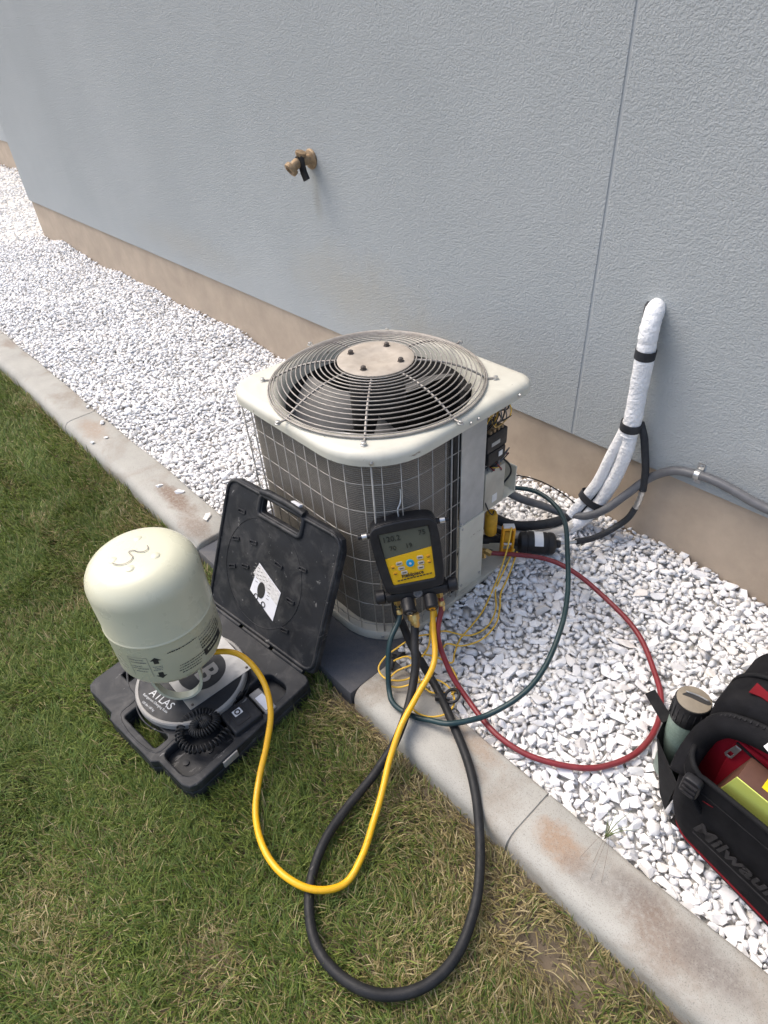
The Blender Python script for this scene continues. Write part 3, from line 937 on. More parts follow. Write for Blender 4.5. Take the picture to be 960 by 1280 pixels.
# side sensor ports
for s in (-1, 1):
    build('sensor_port', G().add(*lathe([(.008, 0), (.008, .008), (.0075, .009), (.0075, .024), (.006, .025), (.006, .036)], gl(s * .082, .074 if s > 0 else .070, -.022), gdir(s, 0, 0), 12)), MT['black'], mg, 40)
    build('sensor_ring', G().add(*lathe([(.0086, 0), (.0086, .013)], gl(s * .095, .074 if s > 0 else .070, -.022), gdir(s, 0, 0), 12)), MT['steel'], mg, 40)
# manifold bar with valves below the face
build('manifold_bar', G().add(*box((-.082, -.122, -.040), (.082, -.098, .008), GM, 0.005)), MT['black'], mg)
for s in (-1, 1):
    build('valve_knob', G().add(*lathe([(.012, 0), (.012, .008), (.019, .010), (.0195, .030), (.017, .034)], gl(s * .076, -.110, -.012), gdir(s, 0, 0), 12)), MT['black'], mg, 30)
for x, m in ((-.028, 'alu'), (.032, 'orange')):
    b = build('valve_knob', G().add(*lathe([(.011, 0), (.013, .010), (.018, .012), (.0175, .046), (.015, .049)], gl(x, -.118, -.006), gdir(0, -.55, .83), 12)), MT['black'], mg, 30)
    build('knob_cap', G().add(*lathe([(.0085, 0), (.0085, .0012)], Vector(gl(x, -.118, -.006)) + Vector(gdir(0, -.55, .83)) * .049, gdir(0, -.55, .83), 16)), MT[m], b, 30)
    build('knob_dot', G().add(*lathe([(.0035, 0), (.0035, .001)], Vector(gl(x, -.118, -.006)) + Vector(gdir(0, -.55, .83)) * .0503, gdir(0, -.55, .83), 12)), MT['ink'], b, 30)
build('sight_glass', G().add(*lathe([(.010, 0), (.012, .002), (.012, .006), (.008, .0065), (.007, .003)], gl(.003, -.106, .006), gdir(0, 0, 1), 18)), MT['conduit'], mg, 40)
PORTS = {'green': -.058, 'black': -.022, 'yellow': .034, 'red': .058}
ports = {}
for nme, x in PORTS.items():
    c = gl(x, -.118, -.022)
    d = Vector(gdir(0, -1, .12 if nme != 'black' else .3))
    k = 1.45 if nme == 'black' else 1.0
    build('brass_fitting', G().add(*lathe([(.007 * k, 0), (.007 * k, .012 * k), (.010 * k, .013 * k), (.010 * k, .026 * k), (.0075 * k, .028 * k), (.0075 * k, .040 * k)], c, d, 6)), MT['brass'], mg, 30)
    ports[nme] = (Vector(c) + d * .040 * k, d)
# hook of bent wire
hk = [gl(-.004, .090, -.02), gl(-.004, .125, -.022), gl(.006, .140, -.030), gl(.010, .155, -.034), gl(.012, .172, -.036), gl(.006, .188, -.040), gl(-.006, .190, -.052), gl(-.010, .186, -.062), gl(-.010, .17, -.068)]
build('hanging_hook', G().add(*tube(hk, .0024, 6, n=5)), MT['steel'], mg, 180)

# ------------------------------------------------------------------ hoses
def p_in(nme, L=0.0):
    p, d = ports[nme]
    return tuple(p + d * L)
GL = -0.008
yp = [p_in('yellow', -.01), p_in('yellow', .02), (-0.794, -0.895, 0.155), (-0.743, -0.95, 0.115), (-0.717, -1.034, 0.085), (-0.693, -1.121, 0.062), (-0.667, -1.179, 0.034), (-0.635, -1.232, 0.012), (-0.599, -1.295, -0.005), (-0.552, -1.375, GL), (-0.538, -1.44, GL), (-0.567, -1.496, 0.004), (-0.628, -1.527, 0.012), (-0.707, -1.532, 0.004), (-0.796, -1.499, GL), (-0.871, -1.436, 0.0), (-0.907, -1.383, 0.04), (-0.947, -1.334, 0.085), (-1.017, -1.302, 0.12), (-1.078, -1.303, 0.145), (-1.133, -1.328, 0.155), (-1.185, -1.385, 0.155)]
hose('charging_hose', yp, .0078, MT['yellowhose'], 'yellow charging hose looping over the lawn from the gauge to the cylinder', 'hose',
     ends=[(p_in('yellow', .004), ports['yellow'][1], .0105, .04, MT['yellowhose'])])
bp = [p_in('black', -.02), p_in('black', .03), (-0.806, -0.956, 0.13), (-0.773, -0.99, 0.09), (-0.727, -1.054, 0.06), (-0.694, -1.13, 0.036), (-0.684, -1.177, 0.012), (-0.679, -1.22, -0.006), (-0.662, -1.333, GL), (-0.63, -1.431, GL), (-0.587, -1.5, -0.012), (-0.517, -1.545, -.012), (-0.454, -1.561, GL), (-0.385, -1.548, GL), (-0.33, -1.513, GL), (-0.288, -1.446, GL), (-0.278, -1.365, GL), (-0.306, -1.28, -0.004), (-0.36, -1.198, -0.004), (-0.429, -1.125, 0.014), (-0.513, -1.064, 0.031), (-0.609, -1.008, 0.032), (-0.7, -0.965, 0.032), (-0.775, -0.945, 0.05), (-0.835, -0.935, 0.09), (-0.872, -0.93, 0.14), (-0.895, -0.935, 0.19), (-0.905, -0.925, 0.23)]
hose('vacuum_hose', bp, .0112, MT['rubber'], 'thick black rubber hose lying in a large loop on the lawn', 'hose', seg=14,
     ends=[(p_in('black', -.004), ports['black'][1], .0165, .042, MT['brass'])])
gp_ = [p_in('green', -.01), p_in('green', .02), (-0.859, -0.993, 0.15), (-0.832, -1.031, 0.09), (-0.809, -1.052, 0.045), (-0.77, -1.07, 0.031), (-0.712, -1.061, 0.03), (-0.661, -1.039, 0.04), (-0.622, -1.021, 0.053), (-0.592, -0.98, 0.053), (-0.566, -0.933, 0.055), (-0.532, -0.852, 0.09), (-0.53, -0.76, 0.12), (-0.559, -0.657, 0.15), (-0.621, -0.54, 0.17), (-0.704, -0.423, 0.19), (-0.778, -0.336, 0.2), (-0.852, -0.283, 0.2), (-0.935, -0.264, 0.2), (-0.989, -0.285, 0.2), (-1.03, -0.34, 0.195), (-1.04, -0.43, 0.18)]
hose('suction_hose', gp_, .0072, MT['greenhose'], 'dark green gauge hose arching over the white gravel behind the unit', 'hose',
     ends=[(p_in('green', .002), ports['green'][1], .0095, .03, MT['brass'])])
rp = [p_in('red', -.01), p_in('red', .02), (-0.785, -0.889, 0.14), (-0.73, -0.907, 0.07), (-0.647, -0.917, 0.026), (-0.529, -0.943, 0.022), (-0.437, -0.931, 0.02), (-0.37, -0.895, 0.018), (-0.301, -0.83, 0.018), (-0.259, -0.746, 0.02), (-0.264, -0.642, 0.02), (-0.302, -0.546, 0.02), (-0.362, -0.484, 0.022), (-0.457, -0.413, 0.03), (-0.573, -0.379, 0.05), (-0.689, -0.37, 0.07), (-0.786, -0.389, 0.08), (-0.876, -0.456, 0.09), (-0.93, -0.502, 0.092)]
hose('liquid_hose', rp, .0075, MT['redhose'], 'dull red gauge hose curling across the white gravel to the backpack', 'hose',
     ends=[(p_in('red', .0), ports['red'][1], .0095, .03, MT['brass'])])

# ------------------------------------------------------------------ line set, conduit, drier
ls = thing('line_set', 'white wrapped pipes coming out of the wall, bound with black tape', 'pipes', (-0.79, -0.03, 0.4))
up = [(-0.796, 0.03, 0.768), (-0.790, -0.014, 0.778), (-0.782, -0.040, 0.764), (-0.777, -0.056, 0.728), (-0.772, -0.060, 0.668), (-0.769, -0.060, 0.543), (-0.764, -0.065, 0.438), (-0.765, -0.068, 0.40)]
build('white_wrap', G().add(*tube(up, .0265, 18, n=14, rfun=lambda t: (0.80 + .20 * min(1, t * 4)) * (1 + .018 * math.sin(95 * t) + .02 * math.sin(31 * t + 1)))), MT['wrap'], ls, 60)
wr = [(-0.764, -0.065, 0.440), (-0.760, -0.068, 0.39), (-0.762, -0.072, 0.323), (-0.784, -0.077, 0.205), (-0.812, -0.090, 0.108), (-0.838, -0.12, 0.050), (-0.868, -0.17, 0.018)]
build('white_wrap', G().add(*tube(wr, .022, 14, n=14, rfun=lambda t: 1 + .02 * math.sin(80 * t) + .02 * math.sin(29 * t))), MT['wrap'], ls, 60)
wl = [(-0.774, -0.066, 0.440), (-0.785, -0.070, 0.385), (-0.803, -0.075, 0.309), (-0.826, -0.085, 0.198), (-0.857, -0.10, 0.113), (-0.880, -0.13, 0.053), (-0.90, -0.19, 0.025), (-0.94, -0.27, 0.025), (-1.0, -0.32, 0.03), (-1.07, -0.34, 0.06)]
build('white_wrap', G().add(*tube(wl[:6], .019, 14, n=8)), MT['wrap'], ls, 60)
build('floor_wrap', G().add(*tube([(-0.84, -0.115, 0.045), (-0.872, -0.185, 0.022), (-0.905, -0.25, 0.020), (-0.95, -0.30, 0.022), (-1.0, -0.33, 0.03), (-1.07, -0.335, 0.05)], .02, 12, n=8)), MT['wrapdirty'], ls, 60)
build('dark_gap_fill', G().add(*tube([(-0.785, -0.05, 0.43), (-0.783, -0.06, 0.33), (-0.806, -0.07, 0.21), (-0.836, -0.09, 0.115), (-0.865, -0.12, 0.055)], .011, 8, n=6)), MT['foam'], ls, 60)  # dark tube added behind the two wraps as the shade in their gap
build('black_cable', G().add(*tube([(-0.818, 0.02, 0.785), (-0.815, -0.018, 0.775), (-0.808, -0.03, 0.74), (-0.806, -0.035, 0.70), (-0.800, -0.035, 0.65)], .008, 8, n=6)), MT['foam'], ls, 60)
def band(c, d, r, w):
    return G().add(*lathe([(r * .99, -w / 2), (r * 1.02, -w / 2 + .001), (r * 1.02, w / 2 - .001), (r * .99, w / 2)], c, d, 20, cap=False))
build('tape_band', band((-0.772, -0.060, 0.662), (0.02, 0, 1),   .0285, .028), MT['foam'], ls, 40)
bnd = G().add(*lathe([(.031, -.014), (.0325, -.013), (.0325, .013), (.031, .014)], (0, 0, 0), (0, 0, 1), 20, cap=False))
build('tape_band', G().add(*lathe([(.030, -.014), (.0315, -.013), (.0315, .013), (.030, .014)], (-0.766, -0.065, 0.431), (0.05, 0, 1), 20, cap=False)), MT['foam'], ls, 40)
me = bnd.mesh('tape_band', 40)
mt3 = Matrix.Translation((-0.832, -0.094, 0.128)) @ Vector((0, 0, 1)).rotation_difference(Vector((.3, .18, 1))).to_matrix().to_4x4() @ Matrix.Diagonal((1.45, .85, 1, 1))
link('tape_band', me, MT['foam'], ls, mt3)
build('suction_sleeve', G().add(*tube([(-0.86, -0.075, 0.06), (-0.875, -0.114, 0.050), (-0.902, -0.196, 0.048), (-0.945, -0.268, 0.052), (-0.989, -0.315, 0.06), (-1.06, -0.36, 0.09)], .0165, 12, n=8)), MT['foam'], ls, 60)

ll = thing('liquid_line', 'black sleeved pipe with a bare silver joint, running to the filter drier', 'pipe', (-0.70, -0.05, 0.2))
lq1 = [(-0.745, -0.05, 0.442), (-0.726, -0.048, 0.40), (-0.715, -0.045, 0.355), (-0.697, -0.045, 0.282), (-0.689, -0.05, 0.215)]
lq2 = [(-0.694, -0.06, 0.150), (-0.703, -0.075, 0.110), (-0.722, -0.095, 0.078), (-0.74, -0.134, 0.060), (-0.760, -0.187, 0.055), (-0.785, -0.236, 0.058)]
build('pipe_sleeve', G().add(*tube(lq1, .0115, 12, n=8)), MT['foam'], ll, 60)
build('pipe_sleeve', G().add(*tube(lq2, .0105, 12, n=8)), MT['foam'], ll, 60)
build('silver_joint', G().add(*tube([(-0.689, -0.05, 0.225), (-0.690, -0.055, 0.185), (-0.695, -0.062, 0.140)], .0095, 12, n=8, rfun=lambda t: 1 + .10 * math.sin(30 * t))), MT['steel'], ll, 60)
build('bare_pipe', G().add(*tube([(-0.780, -0.228, 0.058), (-0.800, -0.262, 0.060), (-0.835, -0.303, 0.06)], .006, 10, n=4)), MT['steel'], ll, 60)

fd = thing('filter_drier', 'fat black filter drier cylinder with a white label, lying by the valves', 'filter', (-0.868, -0.332, 0.0))
fa, fb = Vector((-0.826, -0.296, 0.062)), Vector((-0.912, -0.374, 0.066))
fdd = (fb - fa)
L = fdd.length
build('drier_shell', G().add(*lathe([(.012, -.018), (.014, -.004), (.030, 0), (.036, .006), (.0375, .014), (.0375, .022), (.0355, .024), (.0355, .027), (.0375, .029), (.0375, L - .029), (.0355, L - .027), (.0355, L - .024), (.0375, L - .022), (.036, L - .006), (.028, L), (.013, L + .004), (.011, L + .02)], fa, fdd, 28)), MT['black'], fd, 35)
q = Vector((0, 0, 1)).rotation_difference(fdd.normalized())
V, F = [], []
for i, h in enumerate((.040, .068)):
    for k in range(11):
        a = R_(-95 + 13 * k)
        # angle measured so that the label faces up and to the lawn
        up_v = Vector((0, 0, 1))
        sd = fdd.normalized().cross(up_v).normalized()
        if sd.y > 0: sd = -sd
        dv = math.cos(a + R_(30)) * up_v + math.sin(a + R_(30)) * -sd
        V.append(fa + fdd.normalized() * h + dv * .0380)
for k in range(10):
    F.append((k, k + 1, 12 + k, 11 + k))
lab = build('label_tag', G().add(V, F), MT['white'], fd, 60)

cd = thing('conduit', 'grey flexible conduit clipped to the wall and sagging to the unit', 'conduit', (-0.6, -0.03, 0.3))
cpts = [(-1.09, -0.40, 0.22), (-1.05, -0.315, 0.18), (-0.993, -0.265, 0.14), (-0.955, -0.195, 0.092), (-0.899, -0.135, 0.052), (-0.829, -0.125, 0.075), (-0.775, -0.108, 0.121), (-0.732, -0.075, 0.186), (-0.684, -0.034, 0.259), (-0.624, -0.026, 0.312), (-0.561, -0.026, 0.332), (-0.507, -0.026, 0.337), (-0.442, -0.026, 0.331), (-0.388, -0.026, 0.322), (-0.343, -0.026, 0.318), (-0.259, -0.026, 0.32), (-0.12, -0.026, 0.33), (0.1, -0.026, 0.33), (0.4, -0.026, 0.33)]
build('conduit_tube', G().add(*tube(cpts, .0135, 12, n=8)), MT['conduit'], cd, 60)
clamp = build('wall_clamp', G().add(*lathe([(.0135, -.008), (.0145, -.007), (.0145, .007), (.0135, .008)], (-0.552, -0.026, 0.3335), (1, 0, .05), 20, cap=False)).add(*box((-0.562, -0.0145, 0.345), (-0.542, -0.012, 0.368))).add(*box((-0.562, -0.0145, 0.298), (-0.542, -0.012, 0.32))), MT['steel'], cd, 40)
screw((-0.552, -0.0145, 0.358), (0, -1, 0), .004, clamp)
tag(build('thin_cable', G().add(*tube([(-1.06, -0.36, 0.26), (-1.0, -0.27, 0.235), (-0.955, -0.21, 0.20), (-0.90, -0.14, 0.13), (-0.86, -0.10, 0.07), (-0.845, -0.09, 0.03)], .0022, 6, n=8)), MT['rubber'], smooth=180),
    'thin black cable drooping from the unit to the gravel by the wall', 'cable')

# ------------------------------------------------------------------ hose bib on the wall
hb = thing('hose_bib', 'weathered brass tap with a dark handle on the stucco wall', 'tap', (-2.31, 0, 0.99))
build('tap_flange', G().add(*lathe([(.036, 0), (.037, .004), (.033, .010), (.020, .014), (.018, .02)], (-2.31, -0.012, 0.990), (0, -1, 0), 20)), MT['oldbrass'], hb, 35)
tb = build('tap_body', G().add(*tube([(-2.31, -0.02, 0.990), (-2.31, -0.055, 0.990), (-2.314, -0.085, 0.984), (-2.318, -0.108, 0.968)], .019, 14, n=6)), MT['oldbrass'], hb, 60)
build('tap_bonnet', G().add(*lathe([(.016, 0), (.016, .02), (.021, .022), (.021, .034), (.014, .036)], (-2.312, -0.068, 0.992), (0.35, 0.1, 1), 8)), MT['oldbrass'], hb, 30)
build('tap_spout', G().add(*lathe([(.026, 0), (.028, .003), (.028, .018), (.025, .02), (.018, .0205), (.015, .012)], (-2.317, -0.100, 0.975), (-.12, -.8, -.55), 20)), MT['oldbrass'], hb, 35)
hm = frame((-2.292, -0.060, 0.972), (1, -.1, -.25), (.25, 0, 1))
hp = [(-.013, .042), (.015, .045), (.020, .03), (.013, .005), (.012, -.02), (.016, -.045), (-.010, -.05), (-.014, -.02), (-.012, .005), (-.019, .03)]
me = plate_mesh([hp], -0.008, 0.008, 0.003)
me.transform(frame((-2.296, -0.070, 0.972), (1, 0.2, .25), (-.25, -.1, 1)))
link('tap_handle', me, MT['conduit'] if False else MT['black'], hb)

# ------------------------------------------------------------------ scale case on the lawn
CA = R_(6.8)
CM = Matrix.Translation((-1.204, -1.411, -0.006)) @ Matrix.Rotation(CA, 4, 'Z')
case = thing('scale_case', 'dusty black plastic case lying open on the grass', 'case', (-1.19, -1.413, -0.03))
HW, HD = 0.238, 0.207
handle = rrect(-0.075, -0.192, 0.073, -0.150, 0.008, 4)
outline = [(-HW + .03, -HD), (-HW + .10, -HD), (-HW + .115, -HD - .012), (HW - .13, -HD - .012), (HW - .11, -HD), (HW - .035, -HD)]
WL = HW + .016
tray_out = ([(-WL, -HD + .03), (-WL + .009, -HD + .009), (-WL + .03, -HD), (-.115, -HD), (-.10, -HD - .014), (.095, -HD - .014), (.11, -HD)] +
            [(HW - .03, -HD), (HW - .009, -HD + .009), (HW, -HD + .03), (HW, HD - .02), (HW - .006, HD - .006), (HW - .02, HD), (-WL + .02, HD), (-WL + .006, HD - .006), (-WL, HD - .02)])
pock1 = rrect(0.100, -0.190, 0.214, -0.045, (.02, .035, .012, .03), 5)
pock2 = rrect(0.118, -0.040, 0.214, 0.150, (.012, .012, .03, .03), 5)
slot = rrect(-0.205, -0.120, -0.165, -0.085, .004, 2)
me = plate_mesh([tray_out, handle[::-1], pock1[::-1], pock2[::-1], slot[::-1]], 0.000, 0.030, 0.004)
me.transform(CM)
tray = link('case_tray', me, MT['caseblk'], case)
me = plate_mesh([tray_out, handle[::-1]], -0.034, -0.0005, 0.004)
me.transform(CM)
link('case_shell', me, MT['caseblk'], case)
# raised ridge around the round recess and along the front
for r, w in ((0.158, .0025),):
    pts = [tuple(CM @ Vector((-0.014 + r * math.cos(a), -0.007 + r * math.sin(a), 0.0285))) for a in np.linspace(0, 2 * PI, 60, endpoint=False)]
    build('moulded_ridge', G().add(*tube(pts, w, 6, closed=True)), MT['caseblk'], tray, 180)
pts = [tuple(CM @ Vector(p)) for p in ((-0.21, -0.10, .0265), (-0.15, -0.13, .0275), (-0.10, -0.142, .0275), (-0.09, -0.195, .0275), (0.085, -0.197, .0275), (0.088, -0.14, .0275), (0.10, -.12, .027))]
build('moulded_ridge', G().add(*tube(pts, .004, 6, n=5)), MT['caseblk'], tray, 180)
for c in ((0.17, -0.10, 0.0005), (0.15, -0.16, 0.0005)):
    p = CM @ Vector(c)
    build('moulded_boss', G().add(*lathe([(.008, 0), (.008, .003), (.005, .0035)], p, seg=14)), MT['caseblk'], tray, 40)
# latch tab on the right hand edge
build('case_latch', G().add(*box((HW - .002, -0.105, 0.002), (HW + .004, -0.060, 0.026), CM, .002)), MT['platerim'], case)
# hinge
for x0, x1 in ((-0.20, -0.075), (-0.06, 0.06), (0.075, 0.20)):
    build('hinge', G().add(*lathe([(.008, 0), (.008, x1 - x0)], CM @ Vector((x0, HD + .004, 0.028)), CM.to_3x3() @ Vector((1, 0, 0)), 10)), MT['caseblk'], case, 40)
# lid leaning back against the unit
LT = R_(64.5)
LM = CM @ Matrix.Translation((0, HD + .006, 0.030)) @ Matrix.Rotation(LT, 4, 'X')
LH = 0.432
lid_out = [(-HW + .02, 0.004), (HW - .02, 0.004), (HW - .004, .012), (HW, .03), (HW, LH - .045), (HW - .012, LH - .012), (HW - .045, LH), (.085, LH), (.075, LH + .008), (-.085, LH + .008), (-.095, LH), (-HW + .045, LH), (-HW + .012, LH - .012), (-HW, LH - .045), (-HW, .03), (-HW + .004, .012)]
lh = rrect(-.078, LH - .058, .078, LH - .014, .008, 4)
def sm(pts): return pts
me = plate_mesh([lid_out, lh[::-1]], -0.022, 0.0, 0.004)
me.transform(LM)
lid = link('case_lid', me, MT['caseblk'], case)
rim_in = [(x * .955, .018 + (y - .2) * .955 + .2 - .018) for x, y in rrect(-HW, 0.004, HW, LH, .04, 6)]
# raised border of the lid and raised frame of the handle hole
bord = [tuple(LM @ Vector((x, y, .001))) for x, y in rrect(-HW + .008, .012, HW - .008, LH - .008, .036, 6)]
build('lid_border', G().add(*tube(bord, .0055, 6, closed=True)), MT['caseblk'], lid, 180)
hf = [tuple(LM @ Vector((x, y, .001))) for x, y in rrect(-.088, LH - .068, .088, LH - .006, .014, 5)]
build('handle_frame', G().add(*tube(hf, .007, 8, closed=True)), MT['caseblk'], lid, 180)
hg = [tuple(LM @ Vector(p)) for p in ((-.086, LH + .002, .004), (-.04, LH + .008, .006), (.04, LH + .008, .006), (.086, LH + .002, .004))]
build('handle_grip', G().add(*tube(hg, .009, 8, n=4)), MT['caseblk'], lid, 60)
pts = [tuple(LM @ Vector((-0.028 + .160 * math.cos(a), .20 + .165 * math.sin(a), .0005))) for a in np.linspace(0, 2 * PI, 60, endpoint=False)]
build('moulded_ridge', G().add(*tube(pts,   .0009, 5, closed=True)), MT['caseblk'], lid, 180)
for (x, y, a) in ((-.155, .345, .1), (-.085, .275, .2), (-.16, .255, .3), (-.10, .19, .2), (.03, .255, -.1), (.12, .285, .1), (.10, .175, 0), (-.155, .165, .4), (.10, .08, .2)):
    me = plate_mesh([rrect(-.016, -.006, .016, .006, .003, 2), rrect(-.012, -.003, .012, .003, .002, 2)[::-1]], 0, 0.0045, .0008)
    me.transform(LM @ Matrix.Translation((x, y, 0)) @ Matrix.Rotation(a, 4, 'Z'))
    link('moulded_slot', me, MT['caseblk'], lid)
# instruction sticker
stc = [(-.046, .226), (.058, .180), (.049, .082), (-.064, .129)]
me = plate_mesh([stc], 0.0006, 0.0014)
me.transform(LM)
stk = link('sticker', me, MT['paper'], lid)
up_half = [stc[0], stc[1], (.057, .134), (-.064, .186)]
me = plate_mesh([[(x * .97 - .001, y * .97 + .0047) for x, y in up_half]], 0.0015, 0.0017)
me.transform(LM)
link('sticker_print', me, MT['paperdirty'], stk)
pm = G()
for k in range(18):
    u = [(-.018 + .016 * math.cos(2 * PI * i / 18), .150 + .026 * math.sin(2 * PI * i / 18)) for i in range(18)]
me = plate_mesh([u], 0.0018, 0.0022)
me.transform(LM)
link('sticker_emblem', me, MT['ink'], stk)
for cx_, cy_ in ((-.034, .122), (.000, .112)):
    pts = [tuple(LM @ Vector((cx_ + .008 * math.cos(a), cy_ + .008 * math.sin(a), .002))) for a in np.linspace(0, 2 * PI, 16, endpoint=False)]
    build('sticker_emblem', G().add(*tube(pts, .0016, 4, closed=True)), MT['ink'], stk, 180)
for k in range(5):
    y = .185 - .011 * k
    for j in range(6):
        me = None
        x = -.062 + .014 * j
        yy = y + .222 - .185 - .55 * (x + .07)
        if abs(x + .018) < .02 and yy < .18: continue
        build('print_mark', G().add(*box((x, yy, .0017), (x + .008 + .002 * (j % 2), yy + .0018, .0020), LM)), MT['greyprint'], stk)
# blue tab of the latch behind the lid
build('lid_latch', G().add(*box((.020, LH + .006, -.022), (.055, LH + .016, -.006), LM, .004)), MT['paper'], lid)

# ---- the round weighing platform in the tray
sc_c = CM @ Vector((-0.014, -0.007, 0.0375))
ws = thing('weighing_scale', 'round black refrigerant scale platform set in the open case', 'scale', tuple(sc_c))
build('platform_rim', G().add(*lathe([(.148, 0), (.152, .004), (.152, .020), (.149, .024), (.143, .024), (.141, .021)], sc_c, seg=64, cap=False)), MT['platerim'], ws, 35)
disc = build('platform_disc', G().add(*lathe([(.1425, 0), (.1425, .0215), (.141, .022)], sc_c, seg=64)), MT['discblk'], ws, 35)
SM = Matrix.Translation(sc_c) @ Matrix.Rotation(R_(0), 4, 'Z')
me = plate_mesh([rrect(-.115, -.055, .096, .138, .003, 2)], .0222, .0245, .0005)
me.transform(SM)
pl = link('centre_plate', me, MT['alu'], ws)
for x, y in ((.085, -.044), (.085, .127), (-.104, -.044)):
    p = SM @ Vector((x, y, .0245))
    build('screw', G().add(*lathe([(.004, 0), (.004, .001), (.002, .002)], p, seg=10)), MT['rustbolt'], pl, 40)
me = plate_mesh([circ(.004, .032, .066, 48)], .0246, .0250)
me.transform(SM)
bd = link('plate_badge', me, MT['discblk'], pl)
t = text_mesh("B", .085, .0003, bold=.0022)
t.transform(SM @ Matrix.Translation((.022, .036, .0254)))
link('lettering', t, MT['greyprint'] if False else MT['platerim'], bd)
for body, x, y, sz in (("ATLAS", .009, -.095, .031), ("Refrigerant Charging Scale", .007, -.113, .0095), ("120 lbs / 60 kg", .002, -.131, .0085)):
    t = text_mesh(body, sz, .0002)
    t.transform(SM @ Matrix.Translation((x, y, .0224)) @ Matrix.Rotation(R_(11), 4, 'Z'))
    link('lettering', t, MT['whiteprint'], disc)

# ---- remote display and coiled cord lying in the pockets
rd = thing('remote_display', 'small black handheld display with a round white emblem, in the case pocket', 'remote', tuple(CM @ Vector((.165, .03, .02))))
RM = CM @ Matrix.Translation((.180, .010, .001)) @ Matrix.Rotation(R_(-6), 4, 'Z')
me = plate_mesh([rrect(-.040, -.045, .040, .040, .006, 3)], 0.0, 0.046, .005)
me.transform(RM)
rb = link('display_body', me, MT['caseblk'], rd)
me = plate_mesh([rrect(-.022, -.018, -.002, .006, .001, 1)], 0.0461, 0.0467)
me.transform(RM)
em = link('emblem', me, MT['whiteprint'], rb)
me = plate_mesh([circ(-.012, -.006, .0085, 20), circ(-.012, -.006, .0045, 16)[::-1]], 0.0468, 0.0472)
me.transform(RM)
link('emblem_ring', me, MT['ink'], em)
me = plate_mesh([rrect(-.030, -.028, .026, .014, .004, 3), rrect(-.028, -.026, .024, .012, .003, 3)[::-1]], 0.0461, 0.0470)
me.transform(RM)
link('display_frame', me, MT['black'], rb)
me = plate_mesh([rrect(-.045, .048, .040, .082, .003, 2)], 0.010, 0.034, .003)
me.transform(RM)
rs = link('display_screen_case', me, MT['platerim'], rd)
me = plate_mesh([rrect(-.022, .054, .030, .078, .002, 2)], 0.0342, 0.0350)
me.transform(RM)
link('display_screen', me, MT['paper'], rs)
cc = thing('coiled_cord', 'coiled black cord bunched beside the remote display in the case', 'cord', tuple(CM @ Vector((.115, -.085, .02))))
base0 = [(.155, -.040, .03), (.155, -.095, .028), (.125, -.140, .028), (.080, -.142, .036), (.052, -.105, .042), (.068, -.062, .046), (.105, -.045, .044), (.125, -.062, .046), (.122, -.095, .046), (.10, -.11, .046), (.085, -.092, .05), (.095, -.068, .052), (.112, -.072, .054), (.108, -.09, .056)]
base = [(x + .030, y + .004, z + .010) for x, y, z in base0]
bc = catmull(base, 26)
V = []
hel = []
for i, p in enumerate(bc):
    t = bc[min(i + 1, len(bc) - 1)] - bc[max(i - 1, 0)]
    t /= np.linalg.norm(t) + 1e-9
    nrm = np.cross(t, [0, 0, 1.0]); nrm /= np.linalg.norm(nrm) + 1e-9
    b2 = np.cross(t, nrm)
    a = i * 1.25
    hel.append(tuple(CM @ Vector(p + .0100 * (math.cos(a) * nrm + math.sin(a) * b2))))
build('cord_coil', G().add(*tube(hel, .0026, 5, n=2)), MT['rubber'], cc, 180)
build('cord_lead', G().add(*tube([tuple(CM @ Vector(p)) for p in ((.180, -.035, .045), (.155, .0, .045), (.135, .02, .045), (.128, .035, .048))], .003, 6, n=6)), MT['rubber'], cc, 180)
build('cord_plug', G().add(*box((.116, .028, .036), (.136, .052, .054), CM, .004)), MT['black'], cc)

# ------------------------------------------------------------------ refrigerant cylinder standing upside down on the scale
KX, KY, KR = -1.217, -1.432, 0.1315
cy = thing('refrigerant_cylinder', 'pale green gas cylinder standing upside down on the scale', 'cylinder', (KX, KY, 0.056))
prof = [(.02, .168), (.06, .171), (.09, .180), (.112, .193), (.124, .208), (KR, .226), (KR, .345), (KR + .0005, .347), (KR + .002, .349), (KR + .002, .353), (KR + .0005, .355), (KR, .357), (KR, .466)]
for k in range(1, 9):
    a = PI / 2 * k / 8
    prof.append((KR - .062 * (1 - math.cos(a)), .466 + .062 * math.sin(a)))
prof += [(.045, .5310), (.015, .5315)]
body = build('cylinder_shell', G().add(*lathe(prof, (KX, KY, 0), seg=72)), MT['cyl'], cy, 40)
# dimples on the domed end
for a in (2.6, 4.4, 0.6, 5.6):
    p = (KX + .05 * math.cos(a), KY + .05 * math.sin(a), .530)
    build('dimple', G().add(*lathe([(.011, 0), (.009, .0012), (.005, .0022), (.001, .0026)], p, seg=14)), MT['cyl'], body, 60)
# hand drawn mark
mkp = [(-1.2197, -1.4866, .5335), (-1.2013, -1.4759, .5337), (-1.1954, -1.4594, .5338), (-1.2025, -1.4445, .5338), (-1.2272, -1.4426, .5338), (-1.2256, -1.4335, .5338), (-1.2095, -1.4255, .5338), (-1.2025, -1.415, .5338), (-1.2048, -1.4059, .5338), (-1.2165, -1.4021, .5338)]
build('marker_scrawl', G().add(*tube(mkp, .0011, 5, n=6, flat=.4)), MT['marker'], body, 180)
